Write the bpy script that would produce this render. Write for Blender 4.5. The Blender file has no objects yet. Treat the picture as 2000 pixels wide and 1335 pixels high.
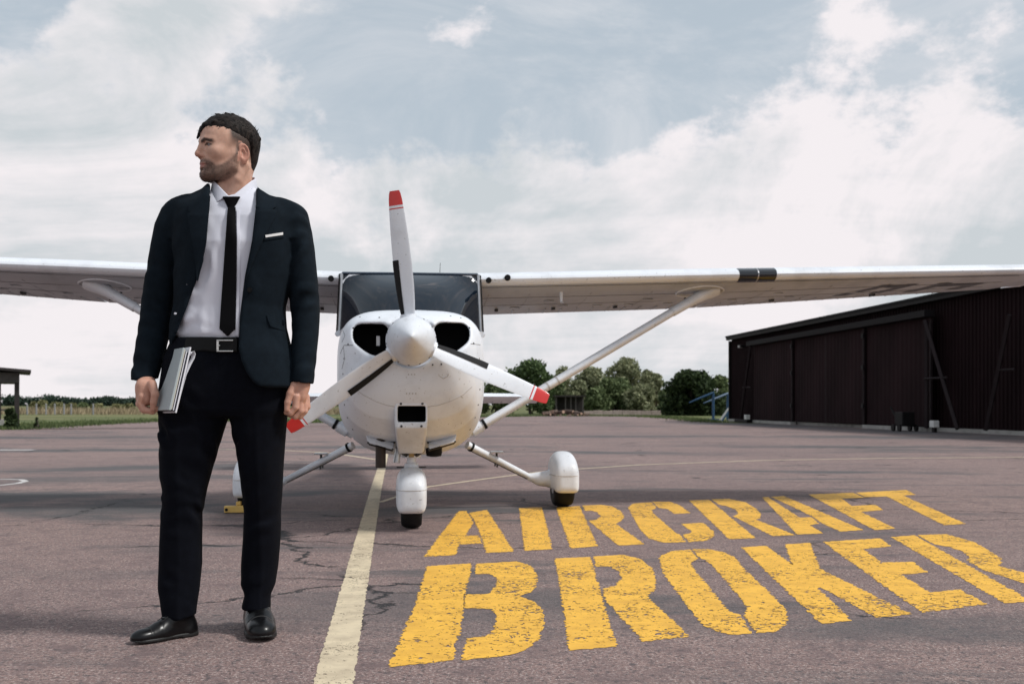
import bpy, bmesh, math, random
import numpy as np
from mathutils import Vector, Matrix
from mathutils.bvhtree import BVHTree
R = math.radians
random.seed(7)
rng = np.random.default_rng(11)
scene = bpy.context.scene
C = scene.collection

# ------------------------------------------------------------------ camera
FPX, HZ, CAMH = 2111.0, 790.0, 0.82          # focal length in photo pixels, horizon row, eye height
cam_d = bpy.data.cameras.new('camera'); cam = bpy.data.objects.new('camera', cam_d); C.objects.link(cam)
cam.location = (0, 0, CAMH); cam.rotation_euler = (R(90), 0, 0)
cam_d.sensor_width = 36; cam_d.lens = FPX / 2000 * 36
cam_d.shift_y = (HZ - 667.5) / 2000
cam_d.clip_start = 0.05; cam_d.clip_end = 5000
cam_d.dof.use_dof = True; cam_d.dof.focus_distance = 4.3; cam_d.dof.aperture_fstop = 6.3
scene.camera = cam

# ------------------------------------------------------------------ sky and sun
SUN_EL, SUN_AZ = R(50), R(16)      # azimuth measured from +X towards -Y (camera side)
sun_dir = Vector((math.cos(SUN_EL) * math.cos(SUN_AZ), -math.cos(SUN_EL) * math.sin(SUN_AZ), math.sin(SUN_EL)))
sd = bpy.data.lights.new('sun', 'SUN'); sun = bpy.data.objects.new('sun', sd); C.objects.link(sun)
sd.energy = 3.0; sd.angle = R(9); sd.color = (1.0, 0.98, 0.945)
sun.rotation_euler = sun_dir.to_track_quat('Z', 'Y').to_euler()
sun.location = (20, -5, 30)

world = bpy.data.worlds.new('World'); scene.world = world; world.use_nodes = True
W = world.node_tree; W.nodes.clear()
def wn(t, **k):
    n = W.nodes.new(t)
    for a, b in k.items(): setattr(n, a, b)
    return n
def wl(a, b): W.links.new(a, b)
def wmath(op, a, b=None, c=None, clamp=False):
    n = wn('ShaderNodeMath', operation=op); n.use_clamp = clamp
    for i, v in enumerate((a, b, c)):
        if v is None: continue
        if isinstance(v, (int, float)): n.inputs[i].default_value = v
        else: wl(v, n.inputs[i])
    return n.outputs[0]
w_out = wn('ShaderNodeOutputWorld'); w_bg = wn('ShaderNodeBackground'); w_bg.inputs[1].default_value = 0.1
sky = wn('ShaderNodeTexSky', sky_type='NISHITA'); sky.sun_disc = False
sky.sun_elevation = SUN_EL; sky.sun_rotation = R(90) + SUN_AZ
sky.air_density = 1.0; sky.dust_density = 3.0; sky.ozone_density = 1.5
tc = wn('ShaderNodeTexCoord'); sep = wn('ShaderNodeSeparateXYZ'); wl(tc.outputs['Generated'], sep.inputs[0])
zz = wmath('MAXIMUM', sep.outputs[2], 0.0)
# cloud layer: the ray meets a high, gently curved sheet of cloud
den = wmath('ADD', zz, 0.16)
u_ = wmath('DIVIDE', sep.outputs[0], den); v_ = wmath('DIVIDE', sep.outputs[1], den)
comb = wn('ShaderNodeCombineXYZ'); wl(u_, comb.inputs[0]); wl(v_, comb.inputs[1])
def wnoise(scale, detail, rough, vec, dist=0.0, loc=(0, 0, 0), sc=(1, 1, 1)):
    m = wn('ShaderNodeMapping'); m.inputs['Location'].default_value = loc; m.inputs['Scale'].default_value = sc
    wl(vec, m.inputs['Vector'])
    n = wn('ShaderNodeTexNoise'); n.inputs['Scale'].default_value = scale; n.inputs['Detail'].default_value = detail
    n.inputs['Roughness'].default_value = rough; n.inputs['Distortion'].default_value = dist
    wl(m.outputs[0], n.inputs['Vector']); return n.outputs[0]
CL_LOC = (3.1, 0.4, 0.0)
CLOUD_BLOBS = ((70, 160, .17, .22), (430, 60, .12, .20), (350, 150, .06, .10), (1690, 20, .08, .15), (940, 40, .07, .10), (1960, 110, .10, .10), (20, 5, .06, -.24), (225, 150, .05, -.10), (1020, 215, .06, .12), (1540, 185, .07, .04), (1300, 80, .16, -.07))
big = wnoise(0.95, 9.0, 0.58, comb.outputs[0], 0.25, CL_LOC, (1, 1.1, 1))
# puffy, upright billows seen from the side low in the sky
comb2 = wn('ShaderNodeCombineXYZ'); wl(sep.outputs[0], comb2.inputs[0]); wl(sep.outputs[1], comb2.inputs[1])
zst = wmath('MULTIPLY', sep.outputs[2], 1.5); wl(zst, comb2.inputs[2])
puff = wnoise(4.6, 12.0, 0.62, comb2.outputs[0], 0.12, (0.2, 1.7, 0.35))
fine = wnoise(13.0, 8.0, 0.6, comb2.outputs[0], 0.1, (2.2, 0.7, 1.35))
low = wn('ShaderNodeMapRange'); low.interpolation_type = 'SMOOTHSTEP'
wl(sep.outputs[2], low.inputs[0]); low.inputs[1].default_value = 0.165; low.inputs[2].default_value = 0.285
low.inputs[3].default_value = 0.13; low.inputs[4].default_value = -0.13
cov = wmath('ADD', wmath('ADD', wmath('MULTIPLY', big, 0.18), wmath('ADD', wmath('MULTIPLY', puff, 0.95), wmath('MULTIPLY', fine, 0.38))), low.outputs[0])
# the large cloud masses and clear gaps of this sky, as directions
def sky_dir(px, py):
    v = Vector(((px - 1000) / 2111, 1, (790 - py) / 2111)); return v.normalized()
def blob(px, py, r, amp):
    dn = wn('ShaderNodeVectorMath', operation='DISTANCE'); wl(tc.outputs['Generated'], dn.inputs[0]); dn.inputs[1].default_value = sky_dir(px, py)
    m = wn('ShaderNodeMapRange'); m.interpolation_type = 'SMOOTHSTEP'; wl(dn.outputs['Value'], m.inputs[0])
    m.inputs[1].default_value = 0.0; m.inputs[2].default_value = r; m.inputs[3].default_value = amp; m.inputs[4].default_value = 0.0
    return m.outputs[0]
for b in CLOUD_BLOBS: cov = wmath('ADD', cov, blob(*b))
mask = wn('ShaderNodeMapRange'); mask.interpolation_type = 'SMOOTHSTEP'
wl(cov, mask.inputs[0]); mask.inputs[1].default_value = 0.67; mask.inputs[2].default_value = 0.785
# cloud tone: bright crests, grey bellies
shade = wnoise(3.4, 9.0, 0.6, comb2.outputs[0], 0.5, (4.0, 1.0, 0.9))
streak = wnoise(1.2, 7.0, 0.6, comb.outputs[0], 0.4, (1.0, 6.0, 0.0), (0.5, 1.2, 1))
crest = wmath('SUBTRACT', cov, 0.70)
shd = wmath('ADD', wmath('ADD', wmath('MULTIPLY', shade, 0.78), wmath('MULTIPLY', streak, 0.22)), wmath('MULTIPLY', crest, -0.22))
tone = wn('ShaderNodeValToRGB'); wl(shd, tone.inputs[0])
tone.color_ramp.elements[0].position = 0.37; tone.color_ramp.elements[0].color = (0.60, 0.645, 0.675, 1)
tone.color_ramp.elements[1].position = 0.49; tone.color_ramp.elements[1].color = (0.91, 0.865, 0.885, 1)
cloudc = wn('ShaderNodeVectorMath', operation='SCALE'); wl(tone.outputs[0], cloudc.inputs[0]); cloudc.inputs['Scale'].default_value = 10.0
# hazy veil between the clouds
veil = wn('ShaderNodeMix', data_type='RGBA'); veil.inputs[0].default_value = 0.72
wl(sky.outputs[0], veil.inputs[6]); veil.inputs[7].default_value = (5.9, 6.65, 7.2, 1)
wisp_n = wnoise(2.6, 11.0, 0.66, comb2.outputs[0], 0.9, (7.7, 3.1, 2.2), (1, 1, 1.6))
wisp = wn('ShaderNodeMapRange'); wisp.interpolation_type = 'SMOOTHSTEP'; wl(wisp_n, wisp.inputs[0]); wisp.inputs[1].default_value = 0.42; wisp.inputs[2].default_value = 0.70; wisp.inputs[4].default_value = 0.5
veil2 = wn('ShaderNodeMix', data_type='RGBA'); wl(wisp.outputs[0], veil2.inputs[0]); wl(veil.outputs[2], veil2.inputs[6]); veil2.inputs[7].default_value = (8.2, 8.15, 8.4, 1)
mixc = wn('ShaderNodeMix', data_type='RGBA'); wl(mask.outputs[0], mixc.inputs[0])
wl(veil2.outputs[2], mixc.inputs[6]); wl(cloudc.outputs[0], mixc.inputs[7])
wl(mixc.outputs[2], w_bg.inputs[0]); wl(w_bg.outputs[0], w_out.inputs[0])

vs = scene.view_settings
vs.view_transform = 'Standard'; vs.look = 'None'; vs.gamma = 1.0; vs.exposure = 0.0; vs.use_curve_mapping = False

# ------------------------------------------------------------------ helpers
def at(px, py, D):
    return Vector(((px - 1000) / FPX * D, D, CAMH - (py - HZ) / FPX * D))
def gnd(px, py, z=0.0):
    D = FPX * (CAMH - z) / (py - HZ)
    return Vector(((px - 1000) / FPX * D, D, z))

def mkmat(name):
    m = bpy.data.materials.new(name); m.use_nodes = True
    nt = m.node_tree; b = nt.nodes['Principled BSDF']
    return m, nt, b
def pmat(name, col, rough=0.5, metal=0.0, var=0.12, scale=6.0, bump=0.0, bscale=60.0, coat=0.0, spec=0.5, rvar=0.0, detail=4.0, col2=None, stretch=(1, 1, 1), sheen=0.0):
    m, nt, b = mkmat(name)
    N, L = nt.nodes.new, nt.links.new
    t = N('ShaderNodeTexCoord'); mp = N('ShaderNodeMapping'); mp.inputs['Scale'].default_value = stretch
    L(t.outputs['Object'], mp.inputs[0])
    nz = N('ShaderNodeTexNoise'); nz.inputs['Scale'].default_value = scale; nz.inputs['Detail'].default_value = detail
    nz.inputs['Roughness'].default_value = 0.6
    L(mp.outputs[0], nz.inputs['Vector'])
    rp = N('ShaderNodeValToRGB'); L(nz.outputs[0], rp.inputs[0])
    c2 = col2 or tuple(c * (1 - 2 * var) for c in col)
    rp.color_ramp.elements[0].position = 0.3; rp.color_ramp.elements[0].color = (*c2, 1)
    rp.color_ramp.elements[1].position = 0.68; rp.color_ramp.elements[1].color = (*col, 1)
    L(rp.outputs[0], b.inputs['Base Color'])
    b.inputs['Roughness'].default_value = rough; b.inputs['Metallic'].default_value = metal
    b.inputs['Coat Weight'].default_value = coat; b.inputs['Coat Roughness'].default_value = 0.08
    b.inputs['Specular IOR Level'].default_value = spec
    if sheen: b.inputs['Sheen Weight'].default_value = sheen; b.inputs['Sheen Roughness'].default_value = 0.5
    if rvar:
        mr = N('ShaderNodeMapRange'); L(nz.outputs[0], mr.inputs[0])
        mr.inputs[3].default_value = rough - rvar; mr.inputs[4].default_value = rough + rvar; L(mr.outputs[0], b.inputs['Roughness'])
    if bump:
        n2 = N('ShaderNodeTexNoise'); n2.inputs['Scale'].default_value = bscale; n2.inputs['Detail'].default_value = 3
        L(t.outputs['Object'], n2.inputs['Vector'])
        bp = N('ShaderNodeBump'); bp.inputs['Strength'].default_value = bump; bp.inputs['Distance'].default_value = 0.01
        L(n2.outputs[0], bp.inputs['Height']); L(bp.outputs[0], b.inputs['Normal'])
    return m

def put(o, parent=None, label=None, cat=None, group=None, kind=None):
    if o.name not in C.objects: C.objects.link(o)
    if parent is not None: o.parent = parent
    if label: o['label'] = label
    if cat: o['category'] = cat
    if group: o['group'] = group
    if kind: o['kind'] = kind
    return o
def obj(name, verts, faces, mat=None, parent=None, smooth=False, origin=None, **k):
    me = bpy.data.meshes.new(name)
    v = np.asarray(verts, dtype=np.float64).reshape(-1, 3)
    if origin is not None: v = v - np.asarray(origin)
    if isinstance(faces, np.ndarray):
        nf = len(faces); w = faces.shape[1]
        me.vertices.add(len(v)); me.vertices.foreach_set('co', v.astype(np.float32).ravel())
        me.loops.add(nf * w); me.loops.foreach_set('vertex_index', faces.astype(np.int32).ravel())
        me.polygons.add(nf); me.polygons.foreach_set('loop_start', np.arange(0, nf * w, w, dtype=np.int32))
        me.update(calc_edges=True); me.validate()
    else:
        me.from_pydata([tuple(p) for p in v], [], faces); me.update()
    if smooth: me.polygons.foreach_set('use_smooth', [True] * len(me.polygons))
    for m in (mat if isinstance(mat, (list, tuple)) else [mat]):
        if m: me.materials.append(m)
    o = bpy.data.objects.new(name, me)
    if origin is not None: o.location = origin
    return put(o, parent, **k)
def thing(name, loc, label, cat, group=None, rz=0.0, kind=None):
    o = bpy.data.objects.new(name, None); o.location = loc; o.rotation_euler = (0, 0, rz)
    o.empty_display_size = 0.2
    return put(o, None, label, cat, group, kind)
BOXF = [(0, 3, 2, 1), (4, 5, 6, 7), (0, 1, 5, 4), (1, 2, 6, 5), (2, 3, 7, 6), (3, 0, 4, 7)]
def boxv(x0, x1, y0, y1, z0, z1):
    return [(x0, y0, z0), (x1, y0, z0), (x1, y1, z0), (x0, y1, z0), (x0, y0, z1), (x1, y0, z1), (x1, y1, z1), (x0, y1, z1)]
class MB:
    """collects shapes that form one part"""
    def __init__(s): s.v = []; s.f = []
    def add(s, v, f):
        n = len(s.v); s.v += [tuple(p) for p in v]; s.f += [tuple(i + n for i in q) for q in f]; return s
    def box(s, *a): return s.add(boxv(*a), BOXF)
    def tube(s, pts, rad, n=10, caps=True, sq=1.0):
        v, f = tubevf(pts, rad, n, caps, sq); return s.add(v, f)
    def lathe(s, prof, c=(0, 0, 0), axis='z', n=24):
        v = []; f = []
        for (r, h) in prof:
            for k in range(n):
                a = 2 * math.pi * k / n; p = (r * math.cos(a), r * math.sin(a), h)
                if axis == 'y': p = (p[0], p[2], p[1])
                if axis == 'x': p = (p[2], p[0], p[1])
                v.append((p[0] + c[0], p[1] + c[1], p[2] + c[2]))
        for i in range(len(prof) - 1):
            for k in range(n):
                f.append((i * n + k, i * n + (k + 1) % n, (i + 1) * n + (k + 1) % n, (i + 1) * n + k))
        f.append(tuple(range(n))); f.append(tuple((len(prof) - 1) * n + k for k in range(n)))
        return s.add(v, f)
    def build(s, name, mat, parent=None, smooth=False, bevel=0.0, **k):
        o = obj(name, s.v, s.f, mat, parent, smooth, **k)
        me = o.data; bm = bmesh.new(); bm.from_mesh(me)
        bmesh.ops.recalc_face_normals(bm, faces=bm.faces)
        if bevel:
            bmesh.ops.bevel(bm, geom=bm.edges[:], offset=bevel, segments=2, affect='EDGES', profile=0.6)
        bm.to_mesh(me); bm.free()
        if smooth:
            me.polygons.foreach_set('use_smooth', [True] * len(me.polygons))
            try: me.set_sharp_from_angle(angle=R(40))
            except Exception: pass
        return o
def tubevf(pts, rad, n=10, caps=True, sq=1.0):
    pts = [Vector(p) for p in pts]
    rad = rad if hasattr(rad, '__len__') else [rad] * len(pts)
    v, f = [], []; up = None
    for i, p in enumerate(pts):
        t = ((pts[min(i + 1, len(pts) - 1)] - pts[max(i - 1, 0)])).normalized()
        if up is None:
            up = Vector((0, 0, 1)) if abs(t.z) < 0.9 else Vector((0, 1, 0))
        a = t.cross(up)
        if a.length < 1e-6: a = t.cross(Vector((1, 0, 0)))
        a.normalize(); b = a.cross(t).normalized(); up = b
        for k in range(n):
            th = 2 * math.pi * k / n
            v.append(p + a * (rad[i] * math.cos(th)) + b * (rad[i] * sq * math.sin(th)))
    for i in range(len(pts) - 1):
        for k in range(n):
            f.append((i * n + k, i * n + (k + 1) % n, (i + 1) * n + (k + 1) % n, (i + 1) * n + k))
    if caps:
        f.append(tuple(reversed(range(n)))); f.append(tuple((len(pts) - 1) * n + k for k in range(n)))
    return v, f

# signed distance shapes and a surface-nets mesher -----------------------------
def smin(a, b, k):
    h = np.clip(0.5 + 0.5 * (b - a) / k, 0, 1); return b * (1 - h) + a * h - k * h * (1 - h)
def smax(a, b, k): return -smin(-a, -b, k)
def ell(P, c, r):
    q = P - np.asarray(c, dtype=float); r = np.asarray(r, dtype=float)
    k0 = np.sqrt(((q / r) ** 2).sum(1)); k1 = np.sqrt(((q / r ** 2) ** 2).sum(1))
    return k0 * (k0 - 1) / np.maximum(k1, 1e-9)
def cap(P, a, b, ra, rb=None):
    a = np.asarray(a, float); b = np.asarray(b, float); rb = ra if rb is None else rb
    ab = b - a; t = np.clip(((P - a) @ ab) / max(ab @ ab, 1e-12), 0, 1)
    return np.linalg.norm(P - a - t[:, None] * ab, axis=1) - (ra + (rb - ra) * t)
def chain(P, pts, rads, k=0.006):
    d = None
    for i in range(len(pts) - 1):
        e = cap(P, pts[i], pts[i + 1], rads[i], rads[i + 1]); d = e if d is None else smin(d, e, k)
    return d
def rbox(P, c, h, r):
    q = np.abs(P - np.asarray(c, float)) - (np.asarray(h, float) - r)
    return np.linalg.norm(np.maximum(q, 0), axis=1) + np.minimum(q.max(1), 0) - r
def sdf_mesh(fn, lo, hi, h, S=8):
    lo = np.asarray(lo, float); hi = np.asarray(hi, float)
    nb = np.ceil((hi - lo) / (h * S)).astype(int); n = nb * S + 1
    bx = [lo[i] + (np.arange(nb[i]) + 0.5) * S * h for i in range(3)]
    G = np.stack(np.meshgrid(*bx, indexing='ij'), -1).reshape(-1, 3)
    dc = fn(G); near = np.abs(dc) < S * h * 1.6
    D = np.repeat(np.repeat(np.repeat(np.where(dc < 0, -1.0, 1.0).reshape(nb), S, 0), S, 1), S, 2).astype(np.float32)
    D = np.pad(D, ((0, 1), (0, 1), (0, 1)), mode='edge')
    ids = np.argwhere(near.reshape(nb))
    loc = np.stack(np.meshgrid(np.arange(S + 1), np.arange(S + 1), np.arange(S + 1), indexing='ij'), -1).reshape(-1, 3)
    for s in range(0, len(ids), 256):
        blk = ids[s:s + 256]
        idx = (blk[:, None, :] * S + loc[None]).reshape(-1, 3)
        D[idx[:, 0], idx[:, 1], idx[:, 2]] = fn(lo + idx * h)
    ins = D < 0
    cnt = sum(ins[i:n[0] - 1 + i, j:n[1] - 1 + j, k:n[2] - 1 + k].astype(np.int8) for i in (0, 1) for j in (0, 1) for k in (0, 1))
    cells = np.argwhere((cnt > 0) & (cnt < 8))
    vid = -np.ones(tuple(n - 1), dtype=np.int64); vid[cells[:, 0], cells[:, 1], cells[:, 2]] = np.arange(len(cells))
    acc = np.zeros((len(cells), 3)); m = np.zeros(len(cells))
    for ax in range(3):
        o1, o2 = [a for a in range(3) if a != ax]
        for p in (0, 1):
            for q in (0, 1):
                a = cells.copy(); a[:, o1] += p; a[:, o2] += q; b = a.copy(); b[:, ax] += 1
                da = D[a[:, 0], a[:, 1], a[:, 2]].astype(float); db = D[b[:, 0], b[:, 1], b[:, 2]].astype(float)
                cr = (da < 0) != (db < 0); t = np.where(cr, da / np.where(cr, da - db, 1), 0)
                pt = a.astype(float); pt[:, ax] += t
                acc += np.where(cr[:, None], pt, 0); m += cr
    V = lo + acc / m[:, None] * h
    F = []
    for ax in range(3):
        o1, o2 = [(1, 2), (2, 0), (0, 1)][ax]
        s0 = [slice(None)] * 3; s1 = [slice(None)] * 3; s0[ax] = slice(0, -1); s1[ax] = slice(1, None)
        A = ins[tuple(s0)]; B = ins[tuple(s1)]
        e = np.argwhere(A != B); e = e[(e[:, o1] > 0) & (e[:, o2] > 0) & (e[:, o1] < n[o1] - 1) & (e[:, o2] < n[o2] - 1)]
        qs = []
        for (p, q) in ((1, 1), (0, 1), (0, 0), (1, 0)):
            c = e.copy(); c[:, o1] -= p; c[:, o2] -= q; qs.append(vid[c[:, 0], c[:, 1], c[:, 2]])
        Q = np.stack(qs, 1); fl = ~A[e[:, 0], e[:, 1], e[:, 2]]
        Q[fl] = Q[fl][:, ::-1]; F.append(Q)
    F = np.concatenate(F); F = F[(F >= 0).all(1)]
    return V, F
def interp(x, tab, col): return np.interp(x, [t[0] for t in tab], [t[col] for t in tab])

# ------------------------------------------------------------------ ground
STAINS_SHADE = [(-3.3, 8.7, 1.0, 1.3, .5), (-4.4, 9.6, 1.6, .9, .3), (-4.6, 14.2, 3.0, .9, .5), (-7.5, 19.5, 3.5, .8, .2), (-1.95, 10.0, .3, .5, -.6), (-2.2, 21, 3, 1.0, .1), (1.6, 18.5, 2.2, .6, -.3), (6.8, 21, 4, .8, -.1), (4.0, 13.2, 1.8, .35, -.2), (10, 27, 5, 1.6, -.3), (-.5, 8.4, 1.0, .5, .2), (-12, 27, 5, 1.2, .1), (2.8, 28, 5, 1.1, .05), (10.4, 43, 1.5, 13, .11), (11.9, 32, 1.6, 8, .11), (9.2, 47, 2.5, 3, .1), (1.9, 3.1, .7, .35, .3)]  # dark ground patches: stains, and shadow painted along the hangar foot
def asphalt_mat():
    m, nt, b = mkmat('old_red_asphalt'); N, L = nt.nodes.new, nt.links.new
    geo = N('ShaderNodeNewGeometry'); pos = geo.outputs['Position']
    def noise(s, d=4, r=0.55, st=(1, 1, 1), dist=0, off=(0, 0, 0)):
        mp = N('ShaderNodeMapping'); mp.inputs['Scale'].default_value = st; mp.inputs['Location'].default_value = off; L(pos, mp.inputs[0])
        n = N('ShaderNodeTexNoise'); n.inputs['Scale'].default_value = s; n.inputs['Detail'].default_value = d
        n.inputs['Roughness'].default_value = r; n.inputs['Distortion'].default_value = dist; L(mp.outputs[0], n.inputs['Vector']); return n.outputs[0]
    def ramp(f, a, b_, ca, cb):
        r = N('ShaderNodeValToRGB'); L(f, r.inputs[0]); e = r.color_ramp.elements
        e[0].position = a; e[0].color = (*ca, 1); e[1].position = b_; e[1].color = (*cb, 1); return r.outputs[0]
    def mix(f, a, b_, mode='MIX'):
        x = N('ShaderNodeMix'); x.data_type = 'RGBA'; x.blend_type = mode
        if isinstance(f, float): x.inputs[0].default_value = f
        else: L(f, x.inputs[0])
        for i, v in ((6, a), (7, b_)):
            if isinstance(v, tuple): x.inputs[i].default_value = (*v, 1)
            else: L(v, x.inputs[i])
        return x.outputs[2]
    def fac(f, a, b_):
        r = N('ShaderNodeMapRange'); r.interpolation_type = 'SMOOTHSTEP'; L(f, r.inputs[0]); r.inputs[1].default_value = a; r.inputs[2].default_value = b_; return r.outputs[0]
    base = ramp(noise(0.35, 5), 0.35, 0.65, (0.190, 0.124, 0.116), (0.275, 0.182, 0.160))
    # stone grains
    base = mix(fac(noise(85, 3, 0.75), 0.52, 0.60), base, (0.44, 0.36, 0.335))
    base = mix(fac(noise(75, 3, 0.75, off=(9, 3, 1)), 0.54, 0.62), base, (0.06, 0.048, 0.048))
    base = mix(fac(noise(22, 4, 0.7, off=(2, 7, 0)), 0.5, 0.8), base, (0.185, 0.142, 0.142))
    base = mix(fac(noise(5.5, 6, 0.72, off=(4, 1, 0)), 0.44, 0.72), base, (0.152, 0.106, 0.104))
    base = mix(fac(noise(30, 5, 0.75, off=(6, 2, 0)), 0.53, 0.62), base, (0.095, 0.075, 0.076))
    # dark patches of seeped tar, drawn out along the taxi direction; listed ones include the hangar's painted shadow
    st = fac(noise(0.42, 6, 0.62, st=(0.55, 1.5, 1), dist=0.6, off=(3.3, 1.1, 0)), 0.53, 0.66)
    st2 = fac(noise(1.1, 6, 0.65, st=(0.28, 1.7, 1), dist=0.4, off=(0.4, 5.2, 0)), 0.53, 0.66)
    gate = fac(noise(0.11, 2, 0.5, off=(1.5, 0.3, 0)), 0.36, 0.54)
    mx = N('ShaderNodeMath'); mx.operation = 'MAXIMUM'; L(st, mx.inputs[0]); L(st2, mx.inputs[1])
    ml = N('ShaderNodeMath'); ml.operation = 'MULTIPLY'; L(mx.outputs[0], ml.inputs[0]); L(gate, ml.inputs[1])
    tot = ml.outputs[0]; edge_n = noise(1.6, 7, 0.68, st=(.6, 1.3, 1), off=(5, 5, 0))
    for (sx, sy, rx, ry, ro_) in STAINS_SHADE:
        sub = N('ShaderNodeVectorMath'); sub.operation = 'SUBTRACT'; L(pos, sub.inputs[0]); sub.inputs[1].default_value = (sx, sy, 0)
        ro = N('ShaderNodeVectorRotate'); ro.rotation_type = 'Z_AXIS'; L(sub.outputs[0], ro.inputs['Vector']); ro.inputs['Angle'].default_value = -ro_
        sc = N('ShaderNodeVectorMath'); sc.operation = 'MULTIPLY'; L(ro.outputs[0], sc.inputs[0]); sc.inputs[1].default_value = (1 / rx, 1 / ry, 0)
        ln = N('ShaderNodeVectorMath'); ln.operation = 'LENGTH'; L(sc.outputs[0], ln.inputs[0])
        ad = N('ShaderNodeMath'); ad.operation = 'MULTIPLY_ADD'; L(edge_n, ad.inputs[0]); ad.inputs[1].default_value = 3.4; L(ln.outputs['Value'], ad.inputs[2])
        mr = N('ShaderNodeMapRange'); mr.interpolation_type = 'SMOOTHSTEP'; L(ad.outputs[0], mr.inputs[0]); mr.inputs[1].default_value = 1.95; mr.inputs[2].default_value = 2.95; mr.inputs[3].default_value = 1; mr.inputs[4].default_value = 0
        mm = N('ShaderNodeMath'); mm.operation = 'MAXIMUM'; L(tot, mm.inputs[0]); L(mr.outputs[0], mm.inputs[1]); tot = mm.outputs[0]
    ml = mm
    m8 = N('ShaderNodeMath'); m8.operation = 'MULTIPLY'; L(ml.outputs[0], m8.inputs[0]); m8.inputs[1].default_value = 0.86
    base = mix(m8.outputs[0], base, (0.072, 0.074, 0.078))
    # cracks
    dm = N('ShaderNodeMapping'); L(pos, dm.inputs[0]); dm.inputs['Scale'].default_value = (0.8, 1.3, 1)
    nd = N('ShaderNodeTexNoise'); nd.inputs['Scale'].default_value = 1.7; nd.inputs['Detail'].default_value = 7; nd.inputs['Roughness'].default_value = 0.65; L(pos, nd.inputs['Vector'])
    va = N('ShaderNodeVectorMath'); va.operation = 'MULTIPLY_ADD'; L(nd.outputs['Color'], va.inputs[0]); va.inputs[1].default_value = (0.7, 0.7, 0); L(dm.outputs[0], va.inputs[2])
    vo = N('ShaderNodeTexVoronoi'); vo.feature = 'DISTANCE_TO_EDGE'; vo.inputs['Scale'].default_value = 0.46; L(va.outputs[0], vo.inputs['Vector'])
    cr = N('ShaderNodeMapRange'); L(vo.outputs['Distance'], cr.inputs[0]); cr.inputs[1].default_value = 0.002; cr.inputs[2].default_value = 0.008; cr.inputs[3].default_value = 1; cr.inputs[4].default_value = 0
    cg = fac(noise(0.5, 4, 0.7, off=(8, 2, 0)), 0.49, 0.57)
    cm = N('ShaderNodeMath'); cm.operation = 'MULTIPLY'; L(cr.outputs[0], cm.inputs[0]); L(cg, cm.inputs[1])
    base = mix(cm.outputs[0], base, (0.02, 0.02, 0.022))
    L(base, b.inputs['Base Color'])
    b.inputs['Roughness'].default_value = 0.82; b.inputs['Specular IOR Level'].default_value = 0.35
    hb = N('ShaderNodeMath'); hb.operation = 'MULTIPLY_ADD'; L(noise(60, 4, 0.75), hb.inputs[0]); hb.inputs[1].default_value = 1.0
    hc = N('ShaderNodeMath'); hc.operation = 'MULTIPLY'; L(cm.outputs[0], hc.inputs[0]); hc.inputs[1].default_value = -1.5; L(hc.outputs[0], hb.inputs[2])
    bp = N('ShaderNodeBump'); bp.inputs['Strength'].default_value = 0.75; bp.inputs['Distance'].default_value = 0.012; L(hb.outputs[0], bp.inputs['Height'])
    L(bp.outputs[0], b.inputs['Normal'])
    return m
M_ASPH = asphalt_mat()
def grass_mat():
    m, nt, b = mkmat('field_grass'); N, L = nt.nodes.new, nt.links.new
    geo = N('ShaderNodeNewGeometry')
    def noise(s, d, st=(1, 1, 1)):
        mp = N('ShaderNodeMapping'); mp.inputs['Scale'].default_value = st; L(geo.outputs['Position'], mp.inputs[0])
        n = N('ShaderNodeTexNoise'); n.inputs['Scale'].default_value = s; n.inputs['Detail'].default_value = d; n.inputs['Roughness'].default_value = 0.65; L(mp.outputs[0], n.inputs['Vector']); return n.outputs[0]
    r = N('ShaderNodeValToRGB'); L(noise(0.09, 6, (0.5, 1.4, 1)), r.inputs[0]); e = r.color_ramp.elements
    e[0].position = 0.36; e[0].color = (0.075, 0.105, 0.045, 1); e[1].position = 0.62; e[1].color = (0.25, 0.215, 0.115, 1)
    k = e.new(0.5); k.color = (0.13, 0.155, 0.065, 1)
    r2 = N('ShaderNodeValToRGB'); L(noise(3.0, 6), r2.inputs[0]); r2.color_ramp.elements[0].color = (0.55, 0.55, 0.5, 1); r2.color_ramp.elements[0].position = 0.3
    r2.color_ramp.elements[1].color = (1.15, 1.1, 1.05, 1); r2.color_ramp.elements[1].position = 0.7
    x = N('ShaderNodeMix'); x.data_type = 'RGBA'; x.blend_type = 'MULTIPLY'; x.inputs[0].default_value = 1; L(r.outputs[0], x.inputs[6]); L(r2.outputs[0], x.inputs[7])
    L(x.outputs[2], b.inputs['Base Color']); b.inputs['Roughness'].default_value = 0.9; b.inputs['Specular IOR Level'].default_value = 0.15
    return m
M_GRASS = grass_mat()
obj('ground', [(-2500, -200, -0.02), (2500, -200, -0.02), (2500, 3500, -0.02), (-2500, 3500, -0.02)], [(0, 1, 2, 3)], M_GRASS, kind='structure')

edge_px = [(-900, 852), (-400, 846), (-60, 840), (40, 838), (100, 833), (200, 828), (300, 823), (420, 822), (560, 826), (700, 824), (840, 817), (960, 814), (1080, 812), (1250, 813), (1330, 818), (1400, 826)]
EDGE = []
for i in range(len(edge_px) - 1):
    a, b_ = gnd(*edge_px[i]), gnd(*edge_px[i + 1]); k = 14
    for j in range(k):
        p = a.lerp(b_, j / k); EDGE.append((p.x + random.uniform(-.15, .15), p.y + random.uniform(-.7, .7)))
EDGE += [(11.2, 46.5), (40, 46), (40, -30), (-70, -30)]
obj('apron', [(x, y, 0.0) for x, y in EDGE], [tuple(range(len(EDGE)))[::-1]], M_ASPH, kind='structure')

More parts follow.
